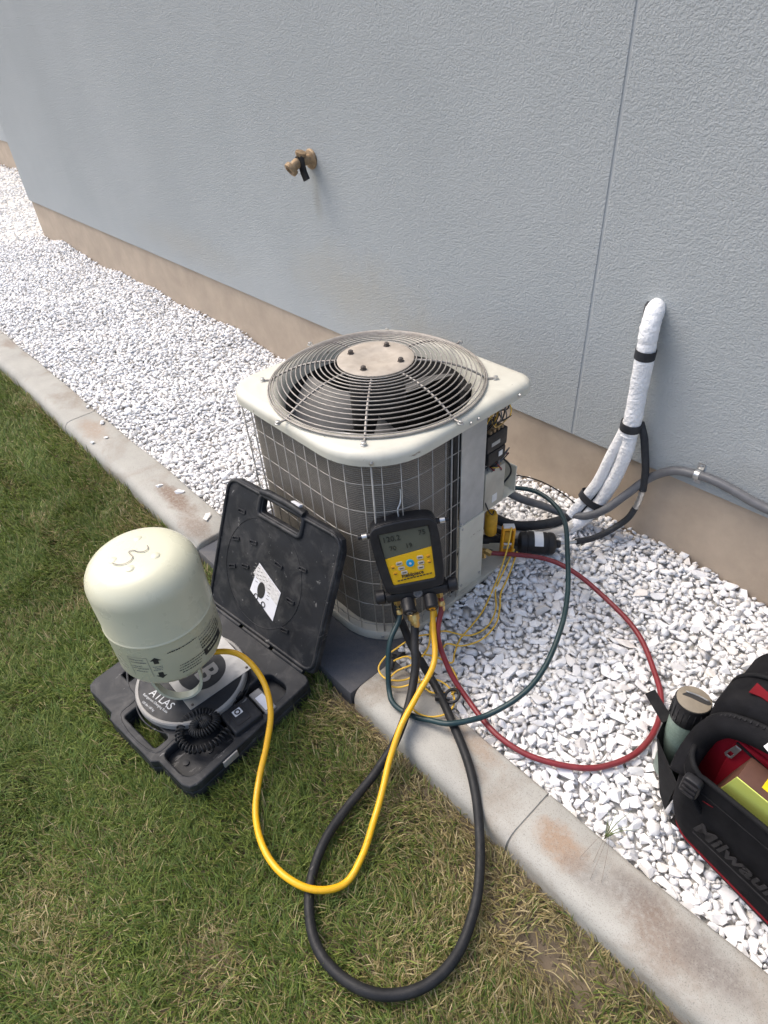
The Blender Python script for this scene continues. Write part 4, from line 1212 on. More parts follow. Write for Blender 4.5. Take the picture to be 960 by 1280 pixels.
# handle collar below: two bent straps, resting on the platform
def strap_loop(a, w=.026):
    ca, sa = math.cos(a), math.sin(a)
    ta = (-sa, ca)
    prof2 = [(-.062, .186), (-.060, .135), (-.046, .088), (-.02, .0645), (.0, .0612), (.02, .0645), (.046, .088), (.060, .135), (.062, .186)]
    P = catmull([(x, 0, z) for x, z in prof2], 5)
    V, F = [], []
    th = .0035
    cxr, cyr = KX + .058 * ca, KY + .058 * sa
    for i, p in enumerate(P):
        d = P[min(i + 1, len(P) - 1)] - P[max(i - 1, 0)]
        d /= np.linalg.norm(d)
        nn = np.array([-d[2], 0, d[0]])
        for (du, dn) in ((-w / 2, -th), (w / 2, -th), (w / 2, th), (-w / 2, th)):
            u = p[0] + nn[0] * dn
            z = p[2] + nn[2] * dn
            V.append((cxr + ta[0] * u + ca * du, cyr + ta[1] * u + sa * du, z))
    for i in range(len(P) - 1):
        for k in range(4):
            l = (k + 1) % 4
            F.append((i * 4 + k, (i + 1) * 4 + k, (i + 1) * 4 + l, i * 4 + l))
    return G().add(V, F)
av = math.atan2(-.273, 1.212)
build('handle_collar', strap_loop(av - 0.36, .020), MT['cyl'], cy, 40)
build('handle_collar', strap_loop(av + PI), MT['cyl'], cy, 40)
build('cylinder_valve', G().add(*lathe([(.02, 0), (.02, .02), (.014, .024), (.014, .06)], (KX, KY, .172), (0, 0, -1), 12)).add(*lathe([(.009, 0), (.009, .035)], (KX, KY, .15), (.75, .6, .05), 10)), MT['brass'], cy, 35)
# print on the shell, upside down like the cylinder
def wrap(me, a0, z0, r=KR + .0007):
    for v in me.vertices:
        a = a0 + v.co.x / KR
        rr = r + v.co.z
        v.co = (KX + rr * math.cos(a), KY + rr * math.sin(a), z0 + v.co.y)
    me.update()
    return me
def print_boxes(rects, a0, z0, m, name='shell_print'):
    g = G()
    for x0, y0, x1, y1 in rects:
        nseg = max(1, int((x1 - x0) / .01))
        for k in range(nseg):
            xa, xb = x0 + (x1 - x0) * k / nseg, x0 + (x1 - x0) * (k + 1) / nseg
            g.add([(xa, y0, 0), (xb, y0, 0), (xb, y1, 0), (xa, y1, 0)], [(0, 1, 2, 3)])
    me = g.mesh(name)
    wrap(me, a0, z0)
    return link(name, me, MT[m], body)
prng = random.Random(11)
def textline(x0, x1, y, h):
    out = []
    x = x0
    while x < x1:
        w = prng.uniform(.0015, .006)
        out.append((x, y, min(x + w, x1), y + h * prng.uniform(.7, 1.0)))
        x += w + prng.uniform(.0008, .002)
    return out
def arrow(s):
    me = bpy.data.meshes.new('arrow_print')
    me.from_pydata([(-.006, -.010 * s, 0), (.006, -.010 * s, 0), (.006, .001 * s, 0), (.0135, .001 * s, 0), (0, .0125 * s, 0), (-.0135, .001 * s, 0), (-.006, .001 * s, 0)], [], [(0, 1, 2, 3, 4, 5, 6)])
    return me
A0 = av - 0.38
for s, z in ((1, .302), (-1, .250)):
    link('arrow_print', wrap(arrow(s), A0, z), MT['ink'], body)
print_boxes(textline(-.012, .012, 0, .0028) + textline(-.008, .010, -.006, .0028) + textline(-.013, .008, -.012, .0028), A0, .280, 'greyprint')
print_boxes(textline(.0, .075, 0, .0042), A0 + .24, .318, 'ink')
for k in range(3):
    print_boxes(textline(.0, .078 - .01 * k, 0, .003), A0 + .36 - .02 * k, .262 - .0085 * k, 'ink')
print_boxes(textline(.0, .05, 0, .0035), A0 + .36, .236, 'ink')
# boxed small print on the left
fr = [(-.05, .0, .0, .001), (-.05, -.07, -.049, .0), (-.001, -.07, .0, .0)]
fr += textline(-.046, -.01, -.010, .004) + textline(-.046, -.006, -.020, .004) + textline(-.046, -.02, -.034, .003) + textline(-.046, -.006, -.042, .004) + textline(-.04, -.012, -.052, .003)
print_boxes(fr, A0 - .14, .315, 'greyprint')
# main label block on the right
blk = [(0, 0, .075, .022)]
print_boxes(blk, A0 + .86, .243, 'ink')
for k in range(5):
    print_boxes(textline(.0, .09 - .004 * k, 0, .006 - .0006 * k), A0 + 0.84, .272 + .0105 * k, 'ink' if k < 3 else 'greyprint')
print_boxes(textline(.006, .05, 0, .006), A0 + .90, .251, 'cyl')

# ------------------------------------------------------------------ backpack on the gravel
bg = thing('tool_backpack', 'black tool backpack with a red lined open front pocket on the gravel', 'backpack', (0.08, -0.72, 0))
BX0, BX1 = -0.150, 0.33
def arch(x0, x1, z0, z1, r, n=8):
    """open-topped arch outline in the xz plane, from the lower left up and over"""
    out = [(x0, z0)]
    for k in range(n + 1):
        a = PI - .5 * PI * k / n
        out.append((x0 + r + r * math.cos(a), z1 - r + r * math.sin(a)))
    for k in range(n + 1):
        a = .5 * PI - .5 * PI * k / n
        out.append((x1 - r + r * math.cos(a), z1 - r + r * math.sin(a)))
    out.append((x1, z0))
    return out
def slab(outl, y0, y1, bev, mtx=None):
    me = plate_mesh([outl], -(y1 - y0) / 2, (y1 - y0) / 2, bev)
    me.transform(Matrix.Translation((0, (y0 + y1) / 2, 0)) @ Matrix.Rotation(PI / 2, 4, 'X'))
    if mtx is not None:
        me.transform(mtx)
    return me
# main compartment behind the pocket
link('main_compartment', slab(arch(BX0 - .004, BX1, 0.0, 0.408, .075), -0.757, -0.655, .028), MT['fabric'], bg)
# front wall of the pocket: one sheet that bulges and turns the corner into the side
def bag_row(z):
    zl = [0.0, .015, .05, .12, .20, .245, .272]
    xl = float(np.interp(z, zl, [-.098, -.110, -.125, -.139, -.144, -.143, -.140]))
    yf = float(np.interp(z, zl, [-.828, -.840, -.852, -.866, -.869, -.867, -.862]))
    row = [(x, yf + .004 * math.sin(7 * x + 9 * z) * min(1, z * 12), z - .02 * max(0, x + .08) * (z / .272)) for x in np.linspace(BX1, xl + .045, 12)]
    for k in range(1, 9):
        a = PI * .5 * k / 8
        row.append((xl + .045 - .045 * math.sin(a), yf + .045 - .045 * math.cos(a), z + .016 * math.sin(a) * (z > .2)))
    for y in np.linspace(yf + .06, -0.70, 5):
        row.append((xl, float(y), z))
    return [(x, y - max(0, x + .1) * (.22 - .55 * z), z) for x, y, z in row]
rows = [bag_row(z) for z in (0.0, .006, .015, .05, .085, .12, .16, .20, .245, .272)]
V, F = [], []
for r in rows:
    V += r
nr = len(rows[0])
for i in range(len(rows) - 1):
    for k in range(nr - 1):
        F.append((i * nr + k, i * nr + k + 1, (i + 1) * nr + k + 1, (i + 1) * nr + k))
fpan = build('front_panel', G().add(V, F), MT['fabric'], bg, 180)
build('edge_binding', G().add(*tube(rows[-1][:20], .0055, 7)), MT['fabric2'], fpan, 180)
build('seam_piping', G().add(*tube([(x, y - .001, z) for x, y, z in bag_row(.235)[:18]], .0016, 5)), MT['fabric2'], fpan, 180)
build('pocket_floor', G().add(*box((BX0 + .03, -0.835, 0.02), (BX1, -0.758, 0.03))), MT['fabric2'], bg)
# red lining with a zip pocket
lin = link('red_lining', slab(arch(BX0 + .020, BX1 - .01, 0.03, 0.350, .075), -0.768, -0.762, .001), MT['redfab'], bg)
pk = link('inner_pocket', slab([(BX0 + .062, .03), (BX1 - .02, .03), (BX1 - .02, .27), (BX0 + .062, .326)], -0.777, -0.769, .002), MT['redfab'], bg)
zt = [(BX0 + .066, -0.778, .322), (BX0 + .15, -0.779, .295), (BX0 + .25, -0.779, .277), (BX1 - .02, -0.779, .262)]
build('zip_track', G().add(*tube(zt, .0042, 6, n=6, flat=.6)), MT['fabric2'], pk, 180)
me = plate_mesh([[(-.006, .006), (.006, .006), (.0065, -.006), (.008, -.040), (.004, -.046), (-.004, -.046), (-.008, -.040), (-.0065, -.006)], rrect(-.004, -.040, .004, -.020, .001, 1)[::-1]], -.0015, .0015, .0005)
me.transform(Matrix.Translation((BX0 + .072, -0.786, .316)) @ Matrix.Rotation(PI / 2 + .1, 4, 'X') @ Matrix.Rotation(R_(-12), 4, 'Z'))
link('zip_pull', me, MT['steel'], pk)
# padded rim with zip teeth round the opening
rim = [(-0.138, -0.845, .215), (-0.143, -0.815, .235), (-0.142, -0.785, .262), (-0.134, -0.778, .305), (-0.112, -0.776, .345), (-0.075, -0.775, .366), (-0.02, -0.775, .378), (0.08, -0.775, .385), (0.22, -0.775, .378), (0.30, -0.775, .345), (0.33, -0.775, .26)]
build('padded_rim', G().add(*tube(rim, .0235, 14, n=6)), MT['fabric'], bg, 180)
zr = [(-0.150, 0, .270), (-0.146, 0, .318), (-0.122, 0, .360), (-0.08, 0, .383), (-0.02, 0, .395), (0.08, 0, .402), (0.22, 0, .395), (0.31, 0, .36)]
build('zip_track', G().add(*tube([(x, -0.768, z + .002) for x, _, z in zr], .006, 6, n=6)), MT['fabric2'], bg, 180)
teeth = G()
zz = catmull([(x, -0.773, z + .0075) for x, _, z in zr], 10)
for i in range(0, len(zz) - 1, 2):
    p = zz[i]
    teeth.add(*box((p[0] - .0012, p[1] - .004, p[2] - .0008), (p[0] + .0012, p[1] + .004, p[2] + .0012)))
tag(build('zip_teeth', teeth, MT['emboss'], bg), kind='stuff')
# upper back part with a red bar tack
link('back_panel', slab(arch(BX0 + .004, BX1, 0.02, 0.392, .07), -0.650, -0.55, .024), MT['fabric'], bg)
zr2 = [(x, -0.668, z) for x, z in arch(BX0 + .0, BX1, 0.20, 0.411, .075)]
build('piping', G().add(*tube(zr2, .005, 6)), MT['fabric2'], bg, 180)
me = plate_mesh([[(-.012, .014), (.010, .010), (.06, .006), (.06, -.010), (.010, -.010), (-.010, -.018)]], 0, .003, .001)
me.transform(frame((-0.098, -0.712, .4085), (1, -.12, 0.0), (0.12, 1, 0.0)))
link('red_tab', me, MT['redtrim'], bg)
# white buckle end
me = plate_mesh([rrect(-.015, -.012, .03, .012, .002, 2), rrect(-.007, -.006, .004, .006, .001, 1)[::-1]], 0, .005, .0012)
me.transform(frame((BX0 + .125, -0.795, .386), (.85, -.30, -.1), (.3, .8, .55)))
link('white_buckle', me, MT['white'], bg)
# side buckle, strap, pocket
pocket = [(-0.825, .03), (-0.70, .03), (-0.70, .22), (-0.825, .150)]
V = [(-0.140, y, z) for y, z in pocket] + [(-0.168, -0.80, .035), (-0.180, -0.715, .035), (-0.236, -0.695, .205), (-0.222, -0.775, .180)]
F = [(4, 5, 6, 7), (0, 4, 7, 3), (1, 2, 6, 5), (0, 1, 5, 4), (0, 3, 2, 1)]
build('side_pocket', G().add(V, F), MT['fabric2'], bg, 20)
me = plate_mesh([rrect(-.0125, 0, .0125, .075, .002, 2)], -.0015, .0015, .0005)
me.transform(frame((-0.222, -0.735, .195), (.45, .75, .3), (-.8, .35, .05)))
link('webbing_strap', me, MT['fabric2'], bg)
bk = link('side_buckle', slab(rrect(BX0 + .024, .222, BX0 + .060, .276, .010, 4), -0.884, -0.866, .003), MT['black'], bg)
for k in range(3):
    link('buckle_bar', slab(rrect(BX0 + .028, .232 + .014 * k, BX0 + .056, .238 + .014 * k, .002, 2), -0.889, -0.883, .001), MT['emboss'], bk)
build('buckle_strap', G().add(*tube([(BX0 + .052, -0.880, .228), (BX0 + .062, -0.876, .21), (BX0 + .075, -0.872, .19)], .010, 6, n=5, flat=.25)), MT['fabric2'], bk, 180)
build('red_thread', G().add(*tube([(BX0 + .070, -0.870, .222), (BX0 + .090, -0.8695, .224)], .001, 4)), MT['redtrim'], bk, 180)
pip = [(x, y - .0015, z) for x, y, z in bag_row(.036)[:17]]
build('red_piping', G().add(*tube(pip, .0026, 6)), MT['redtrim'], bg, 180)
t = text_mesh("Milwaukee", .052, .0009, shear=.25, bold=.0012, align='LEFT')
t.transform(Matrix.Translation((BX0 + .076, -0.8765, .146)) @ Matrix.Rotation(R_(-8.0), 4, 'Z') @ Matrix.Rotation(PI / 2, 4, 'X'))
link('lettering', t, MT['emboss'], bg)
t = plate_mesh([[(0, 0), (.20, .002), (.20, .006), (.0, .003)]], 0, .0012)
t.transform(Matrix.Translation((BX0 + .08, -0.8750, .112)) @ Matrix.Rotation(R_(-9.0), 4, 'Z') @ Matrix.Rotation(PI / 2, 4, 'X'))
link('lettering_bar', t, MT['emboss'], bg)
# box of blades in the pocket
bx = thing('blade_box', 'flat brown and yellow card box tucked in the red pocket', 'box', (0.09, -0.81, .16))
BM = Matrix.Translation((0.065, -0.806, .262)) @ Matrix.Rotation(R_(10), 4, 'Y') @ Matrix.Rotation(R_(10), 4, 'X')
build('box_card', G().add(*box((-.125, -.030, -.16), (.14, .022, .040), BM, .002)), MT['boxbrown'], bx)
build('box_edge', G().add(*box((-.1255, -.0325, -.16), (.1405, -.0305, .0405), BM)), MT['neon'], bx)
build('box_label', G().add(*box((-.085, -.016, .0402), (.12, .016, .0412), BM)), MT['boxyellow'], bx)
t = text_mesh("Milwaukee", .028, .0003, shear=.25, bold=.0008, align='LEFT')
t.transform(BM @ Matrix.Translation((-.085, .021, .0414)))
link('lettering', t, MT['white'], bx)
for k in range(3):
    build('print_mark', G().add(*box((-.075, .002 - .007 * k, .0412), (.09 - .02 * k, .0045 - .007 * k, .0415), BM)), MT['ink'], bx)
# tumbler in the side pocket
tu = thing('tumbler', 'mint tumbler with a dusty brown top, standing in the side pocket', 'tumbler', (-0.192, -0.725, .02))
TD = Vector((-.02, .05, 1)).normalized()
TB = Vector((-0.188, -0.732, .03))
build('tumbler_body', G().add(*lathe([(.028, 0), (.030, .003), (.0345, .19), (.035, .20)], TB, TD, 28)), MT['mint'], tu, 40)
tl = build('tumbler_collar', G().add(*lathe([(.0355, .200), (.037, .202), (.0375, .255), (.0365, .259)], TB, TD, 28)), MT['black'], tu, 40)
for k in range(20):
    a = 2 * PI * k / 20
    q = Vector((0, 0, 1)).rotation_difference(TD)
    p0 = TB + q @ Vector((.0376 * math.cos(a), .0376 * math.sin(a), .21))
    p1 = TB + q @ Vector((.0378 * math.cos(a), .0378 * math.sin(a), .25))
    build('grip_rib', G().add(*tube([p0, p1], .0009, 4)), MT['black'], tl, 180)
tt = build('tumbler_top', G().add(*lathe([(.035, .2585), (.035, .2610), (.033, .2618), (.01, .262)], TB, TD, 28)), MT['tanlid'], tu, 40)
FM = Matrix.Translation(TB + TD * .262) @ Vector((0, 0, 1)).rotation_difference(TD).to_matrix().to_4x4()
me = plate_mesh([smooth2([(-.020, .014), (-.005, .016), (.020, -.002), (.030, -.014), (.024, -.018), (.010, -.010), (-.006, .004)], 4)], .0002, .0008)
me.transform(FM @ Matrix.Rotation(R_(50), 4, 'Z'))
link('dark_stain', me, MT['dark'], tt)
build('lid_bar', G().add(*tube([FM @ Matrix.Rotation(R_(50), 4, 'Z') @ Vector(p) for p in ((-.010, .020, .0015), (.012, .006, .0015), (.028, -.010, .0015))], .002, 5, n=4)), MT['alu'], tt, 180)

# ------------------------------------------------------------------ thin leads and clamps
def lead(pts, label):
    return tag(build('sensor_lead', G().add(*tube(pts, .0026, 6, n=8)), MT['orangewire'], smooth=180), label, 'wire')
def px(*L):
    return L
LEADS = {}
l1 = [(-0.905, -0.43, 0.17), (-0.885, -0.47, 0.12), (-0.87, -0.52, 0.06), (-0.850, -0.58, 0.03), (-0.825, -0.65, 0.02), (-0.81, -0.72, 0.02), (-0.80, -0.78, 0.02), (-0.775, -0.83, 0.025), (-0.75, -0.87, 0.04), (-0.79, -0.90, 0.06), (-0.81, -0.93, 0.07), (-0.78, -0.97, 0.04), (-0.73, -0.975, 0.03), (-0.70, -0.95, 0.03), (-0.69, -0.955, 0.03)]
lead(l1, 'orange lead running from the yellow clamp to the black ring clip')
l2 = [(-0.88, -0.44, 0.10), (-0.87, -0.50, 0.05), (-0.85, -0.56, 0.025), (-0.80, -0.62, 0.022), (-0.775, -0.69, 0.02), (-0.79, -0.75, 0.02), (-0.84, -0.80, 0.04), (-0.83, -0.85, 0.08), (-0.845, -0.92, 0.11), (-0.87, -0.965, 0.08), (-0.885, -1.00, 0.055), (-0.875, -1.03, 0.045), (-0.84, -1.035, 0.040), (-0.80, -1.00, 0.04), (-0.79, -0.96, 0.05), (-0.83, -0.955, 0.07), (-0.86, -0.975, 0.05), (-0.868, -0.985, 0.04)]
lead(l2, 'orange lead looping round the green hose to the black clip')
l3 = [(-0.80, -0.955, 0.10), (-0.775, -0.99, 0.06), (-0.755, -1.03, 0.032), (-0.72, -1.045, 0.028), (-0.68, -1.03, 0.028), (-0.655, -0.99, 0.028), (-0.665, -0.95, 0.028), (-0.70, -0.93, 0.030), (-0.74, -0.94, 0.04), (-0.77, -0.99, 0.045), (-0.80, -1.03, 0.035), (-0.83, -1.04, 0.032), (-0.84, -1.0, 0.035), (-0.81, -0.95, 0.06), (-0.80, -0.91, 0.10), (-0.82, -0.88, 0.16)]
lead(l3, 'orange lead tangled in loops over the kerb end')
l4 = [(-0.875, -0.43, 0.085), (-0.855, -0.49, 0.04), (-0.83, -0.56, 0.024), (-0.80, -0.60, 0.022), (-0.765, -0.66, 0.02), (-0.755, -0.74, 0.022), (-0.775, -0.80, 0.03), (-0.80, -0.84, 0.05), (-0.775, -0.88, 0.05), (-0.735, -0.88, 0.03), (-0.70, -0.90, 0.03), (-0.685, -0.925, 0.032), (-0.68, -0.945, 0.04)]
lead(l4, 'outermost orange lead on the gravel, curving close to the red hose')
rc = thing('ring_clip', 'black ring shaped clip lying by the kerb between the black and red hoses', 'clip', (-0.682, -0.955, .03))
build('clip_ring', G().add(*tube([(-0.676 + .019 * math.cos(a), -0.948 + .019 * math.sin(a), .040 + .008 * math.sin(a + .6)) for a in np.linspace(0, 2 * PI, 24, endpoint=False)], .0042, 8, closed=True)), MT['black'], rc, 180)
build('clip_body', G().add(*box((-.012, -.009, -.008), (.016, .009, .010), Matrix.Translation((-0.700, -0.970, .032)) @ Matrix.Rotation(.7, 4, 'Z'), .003)), MT['black'], rc)
sc2 = thing('sensor_clip', 'small black clip on the pad edge beside the green hose', 'clip', (-0.868, -0.985, .03))
build('clip_body', G().add(*box((-.010, -.020, -.010), (.010, .020, .012), Matrix.Translation((-0.872, -0.985, .034)) @ Matrix.Rotation(.5, 4, 'Z') @ Matrix.Rotation(.3, 4, 'X'), .005)), MT['black'], sc2)
build('clip_jaw', G().add(*box((-.008, .018, -.008), (.008, .030, .004), Matrix.Translation((-0.872, -0.985, .034)) @ Matrix.Rotation(.5, 4, 'Z'), .003)), MT['black'], sc2)
pc = thing('pipe_clamp', 'orange yellow pipe clamp gripping the valve beside the filter drier', 'clamp', (-0.915, -0.435, .08))
PM = frame((-0.918, -0.428, 0.108), (.62, .70, -.05), (-.12, .05, 1))
me = plate_mesh([rrect(-.021, -.055, .021, .050, .006, 3), rrect(-.013, -.010, .013, .040, .003, 2)[::-1], rrect(-.013, -.042, .013, -.016, .003, 2)[::-1]], -.012, .012, .003)
me.transform(PM)
cb = link('clamp_frame', me, MT['orange'], pc)
build('clamp_jaw', G().add(*box((-.011, -.012, -.010), (.011, .032, .004), PM, .002)), MT['foamyellow'], pc)
build('clamp_spring', G().add(*lathe([(.006, -.016), (.006, .016)], PM @ Vector((0, -.013, .006)), PM.to_3x3() @ Vector((1, 0, 0)), 10)), MT['steel'], pc, 40)
build('clamp_pad', G().add(*box((-.018, .044, -.010), (.018, .056, .010), PM, .002)), MT['white'], pc)

# ------------------------------------------------------------------ stones
def hull(seed, npts, s=(1, .8, .50)):
    r = np.random.default_rng(seed)
    P = r.normal(size=(npts, 3))
    P /= np.linalg.norm(P, axis=1)[:, None]
    P *= r.uniform(.72, 1.1, (npts, 1))
    P *= np.array(s) * r.uniform(.8, 1.2, 3)
    bm = bmesh.new()
    for p in P:
        bm.verts.new(p)
    res = bmesh.ops.convex_hull(bm, input=bm.verts)
    bmesh.ops.delete(bm, geom=[e for e in res['geom_interior'] if isinstance(e, bmesh.types.BMVert)], context='VERTS')
    bmesh.ops.triangulate(bm, faces=bm.faces)
    bmesh.ops.recalc_face_normals(bm, faces=bm.faces)
    bm.verts.index_update()
    V = np.array([tuple(v.co) for v in bm.verts])
    F = np.array([[v.index for v in f.verts] for f in bm.faces])
    bm.free()
    return V, F
shapes_hi = [hull(i, 12) for i in range(28)]
shapes_lo = [hull(100 + i, 10) for i in range(20)]

def project(x, y, z):
    d = np.stack([x - CAM.x, y - CAM.y, z - CAM.z], -1)
    dep = d @ np.array(CF)
    u = 480 + 803.27 * (d @ np.array(CR)) / dep
    v = 640 - 803.27 * (d @ np.array(CU)) / dep
    return u, v, dep

def allowed(x, y):
    ok = (y > -0.962) & (y < FY - 0.004)
    beyond = (x < XC - 0.01) & (y >= 0) & (y < 0.86)
    pad_ = (x > -1.735) & (x < -0.895) & (y < -0.25) & ~((x > -0.905) & (y > -0.93))
    unit = (x > X0 - .01) & (x < X1 + .004) & (y > Y0) & (y < Y1 + .01)
    bag = (x > -0.085) & (y > -0.815) & (y < -0.55)
    return (ok | beyond) & ~pad_ & ~unit & ~bag

def darts(x0, x1, y0, y1, radii, pack=0.80):
    """big stones first, small ones fill the gaps"""
    cell = 0.03
    grid = {}
    out = []
    xs = rng.uniform(x0, x1, len(radii))
    ys = rng.uniform(y0, y1, len(radii))
    ok = allowed(xs, ys)
    for x, y, r, k in zip(xs, ys, radii, ok):
        if not k:
            continue
        ci, cj = int(x // cell), int(y // cell)
        hit = False
        for i in (ci - 1, ci, ci + 1):
            for j in (cj - 1, cj, cj + 1):
                for (px_, py_, pr) in grid.get((i, j), ()):
                    if (px_ - x) ** 2 + (py_ - y) ** 2 < (pack * (pr + r)) ** 2:
                        hit = True
                        break
                if hit: break
            if hit: break
        if not hit:
            grid.setdefault((ci, cj), []).append((x, y, r))
            out.append((x, y, r))
    return np.array(out)

rad_near = np.sort(np.concatenate([rng.uniform(.016, .023, 700), rng.uniform(.011, .017, 9000), rng.uniform(.006, .011, 34000)]))[::-1]
near = darts(-3.0, -0.9, -0.962, 0.0, rad_near, 0.60)
rad_front = np.sort(np.concatenate([rng.uniform(.017, .024, 500), rng.uniform(.011, .018, 9000), rng.uniform(.006, .011, 34000)]))[::-1]
near = np.concatenate([near, darts(-0.9, 0.75, -0.962, 0.0, rad_front, 0.60)])
rad_mid = np.sort(np.concatenate([rng.uniform(.015, .021, 700), rng.uniform(.011, .017, 12000), rng.uniform(.007, .011, 16000)]))[::-1]
mid = darts(-6.4, -3.0, -0.962, 0.0, rad_mid, 0.60)
rad_far = np.sort(rng.uniform(.012, .022, 12000))[::-1]
far = darts(-13.5, -6.4, -0.962, 0.86, rad_far, 0.60)
# a second, lower layer under the near stones
lx = rng.uniform(-6.4, 0.75, 30000); ly = rng.uniform(-0.962, -0.003, 30000)
k_ = allowed(lx, ly)
low = np.stack([lx[k_], ly[k_], rng.uniform(.009, .016, k_.sum())], 1)

def quat_mats(n, tilt):
    yaw = rng.uniform(0, 2 * PI, n)
    tx = rng.normal(0, tilt, n); ty = rng.normal(0, tilt, n)
    c, s_ = np.cos(yaw), np.sin(yaw)
    Z = np.zeros(n); O = np.ones(n)
    Rz = np.stack([np.stack([c, -s_, Z], -1), np.stack([s_, c, Z], -1), np.stack([Z, Z, O], -1)], 1)
    cx_, sx_ = np.cos(tx), np.sin(tx)
    Rx = np.stack([np.stack([O, Z, Z], -1), np.stack([Z, cx_, -sx_], -1), np.stack([Z, sx_, cx_], -1)], 1)
    cy_, sy_ = np.cos(ty), np.sin(ty)
    Ry = np.stack([np.stack([cy_, Z, sy_], -1), np.stack([Z, O, Z], -1), np.stack([-sy_, Z, cy_], -1)], 1)
    return Rz @ Rx @ Ry

def stone_mass(name, S, shapes, zoff, tilt=.28):
    n = len(S)
    M = quat_mats(n, tilt)
    which = rng.integers(0, len(shapes), n)
    asp = rng.uniform(.85, 1.35, n)
    zs = gz(S[:, 0], S[:, 1]) + zoff + rng.uniform(-.005, .004, n)
    VV, TT = [], []
    off = 0
    for k, (v, f) in enumerate(shapes):
        idx = np.where(which == k)[0]
        if not len(idx): continue
        sc = np.stack([S[idx, 2] * asp[idx], S[idx, 2], S[idx, 2]], 1)
        P = np.einsum('nij,nvj->nvi', M[idx], v[None] * sc[:, None, :] * 1.12)
        P += np.stack([S[idx, 0], S[idx, 1], zs[idx]], 1)[:, None, :]
        VV.append(P.reshape(-1, 3))
        TT.append((f[None] + (np.arange(len(idx)) * len(v))[:, None, None] + off).reshape(-1, 3))
        off += len(idx) * len(v)
    me = np_mesh(name, np.concatenate(VV), np.zeros((0, 4), np.int32), np.concatenate(TT))
    return me

# the largest near stones in view are objects of their own
u, v, dep = project(near[:, 0], near[:, 1], np.zeros(len(near)))
vis = (u > 5) & (u < 955) & (v > 5) & (v < 1275) & ~((near[:, 0] > -0.17) & (near[:, 1] > -0.86))
score = np.where(vis, near[:, 2] / dep, 0)
top300 = np.argsort(-score)[:295]
rest = np.ones(len(near), bool); rest[top300] = False
parts = [stone_mass('g', near[rest], shapes_hi, -.006), stone_mass('g', mid, shapes_hi, -.006), stone_mass('g', far, shapes_lo, -.006), stone_mass('g', low, shapes_lo, -.015)]
VV, TT, off = [], [], 0
for me in parts:
    a = np.empty(len(me.vertices) * 3, np.float32); me.vertices.foreach_get('co', a)
    t = np.empty(len(me.loops), np.int32); me.loops.foreach_get('vertex_index', t)
    VV.append(a.reshape(-1, 3)); TT.append(t.reshape(-1, 3) + off); off += len(me.vertices)
    bpy.data.meshes.remove(me)
me = np_mesh('gravel', np.concatenate(VV), np.zeros((0, 4), np.int32), np.concatenate(TT))
gravel = tag(link('gravel', me, MT['stone']), 'white crushed marble gravel between the kerb and the house', kind='stuff')
st_me = []
for v_, f_ in shapes_hi:
    m_ = G().add(v_.tolist(), f_.tolist()).mesh('stone')
    m_.materials.append(MT['stone'])
    st_me.append(m_)
for i in top300:
    x, y, r = near[i]
    o = bpy.data.objects.new('stone', st_me[random.randrange(len(st_me))])
    COL.objects.link(o)
    o.parent = gravel_bed
    o.location = (x, y, float(gz(x, y)) - .004)
    o.rotation_euler = (random.gauss(0, .25), random.gauss(0, .25), random.uniform(0, 6.28))
    a = random.uniform(.9, 1.35)
    o.scale = (r * 1.12 * a, r * 1.12, r * 1.12)
# single stones that strayed onto the kerb
def loose(x, y, r, label):
    o = bpy.data.objects.new('loose_stone', st_me[random.randrange(len(st_me))])
    COL.objects.link(o)
    o.location = (x, y, KT + r * .45)
    o.rotation_euler = (0, 0, random.uniform(0, 6))
    o.scale = (r * 1.2, r, r * .9)
    return tag(o, label, 'stone', 'white stones on the kerb')
loose(-2.805, -1.000, .017, 'white pebble on the far kerb beside the brown stain')
loose(-3.007, -0.985, .012, 'white chip farthest up the kerb, close to the gravel')
loose(-2.674, -1.100, .011, 'white chip on the lawn edge of the far kerb')
loose(-2.667, -1.043, .010, 'small white chip in the middle of the far kerb')
loose(-2.154, -1.045, .014, 'white chip on the kerb beside the dark mud smear')
loose(-2.054, -1.008, .018, 'white stone on the kerb in the dark mud smear')
loose(-1.840, -1.012, .020, 'squarish white stone at the kerb end nearest the case lid')

# ------------------------------------------------------------------ lawn
def vnoise(x, y, s, seed):
    r = np.random.default_rng(seed)
    T = r.uniform(0, 1, (64, 64))
    X, Yq = x * s, y * s
    i, j = np.floor(X).astype(int), np.floor(Yq).astype(int)
    fx, fy = X - i, Yq - j
    fx = fx * fx * (3 - 2 * fx); fy = fy * fy * (3 - 2 * fy)
    g_ = lambda a, b: T[a % 64, b % 64]
    return (g_(i, j) * (1 - fx) + g_(i + 1, j) * fx) * (1 - fy) + (g_(i, j + 1) * (1 - fx) + g_(i + 1, j + 1) * fx) * fy
def in_case(x, y):
    dx, dy = x + 1.204, y + 1.411
    c, s_ = math.cos(-CA), math.sin(-CA)
    lx_, ly_ = dx * c - dy * s_, dx * s_ + dy * c
    inside = (lx_ > -HW - .008) & (lx_ < HW - .008) & (ly_ > -HD - .004) & (ly_ < HD + .02)
    hole = (lx_ > -.078) & (lx_ < .076) & (ly_ > -.196) & (ly_ < -.146)
    return inside & ~hole
N = 250000
gx_ = np.concatenate([rng.uniform(-2.4, .75, N), rng.uniform(-6.5, -2.4, 160000)])
gy_ = np.concatenate([rng.uniform(-2.75, -1.126, N), rng.uniform(-2.3, -1.126, 160000)])
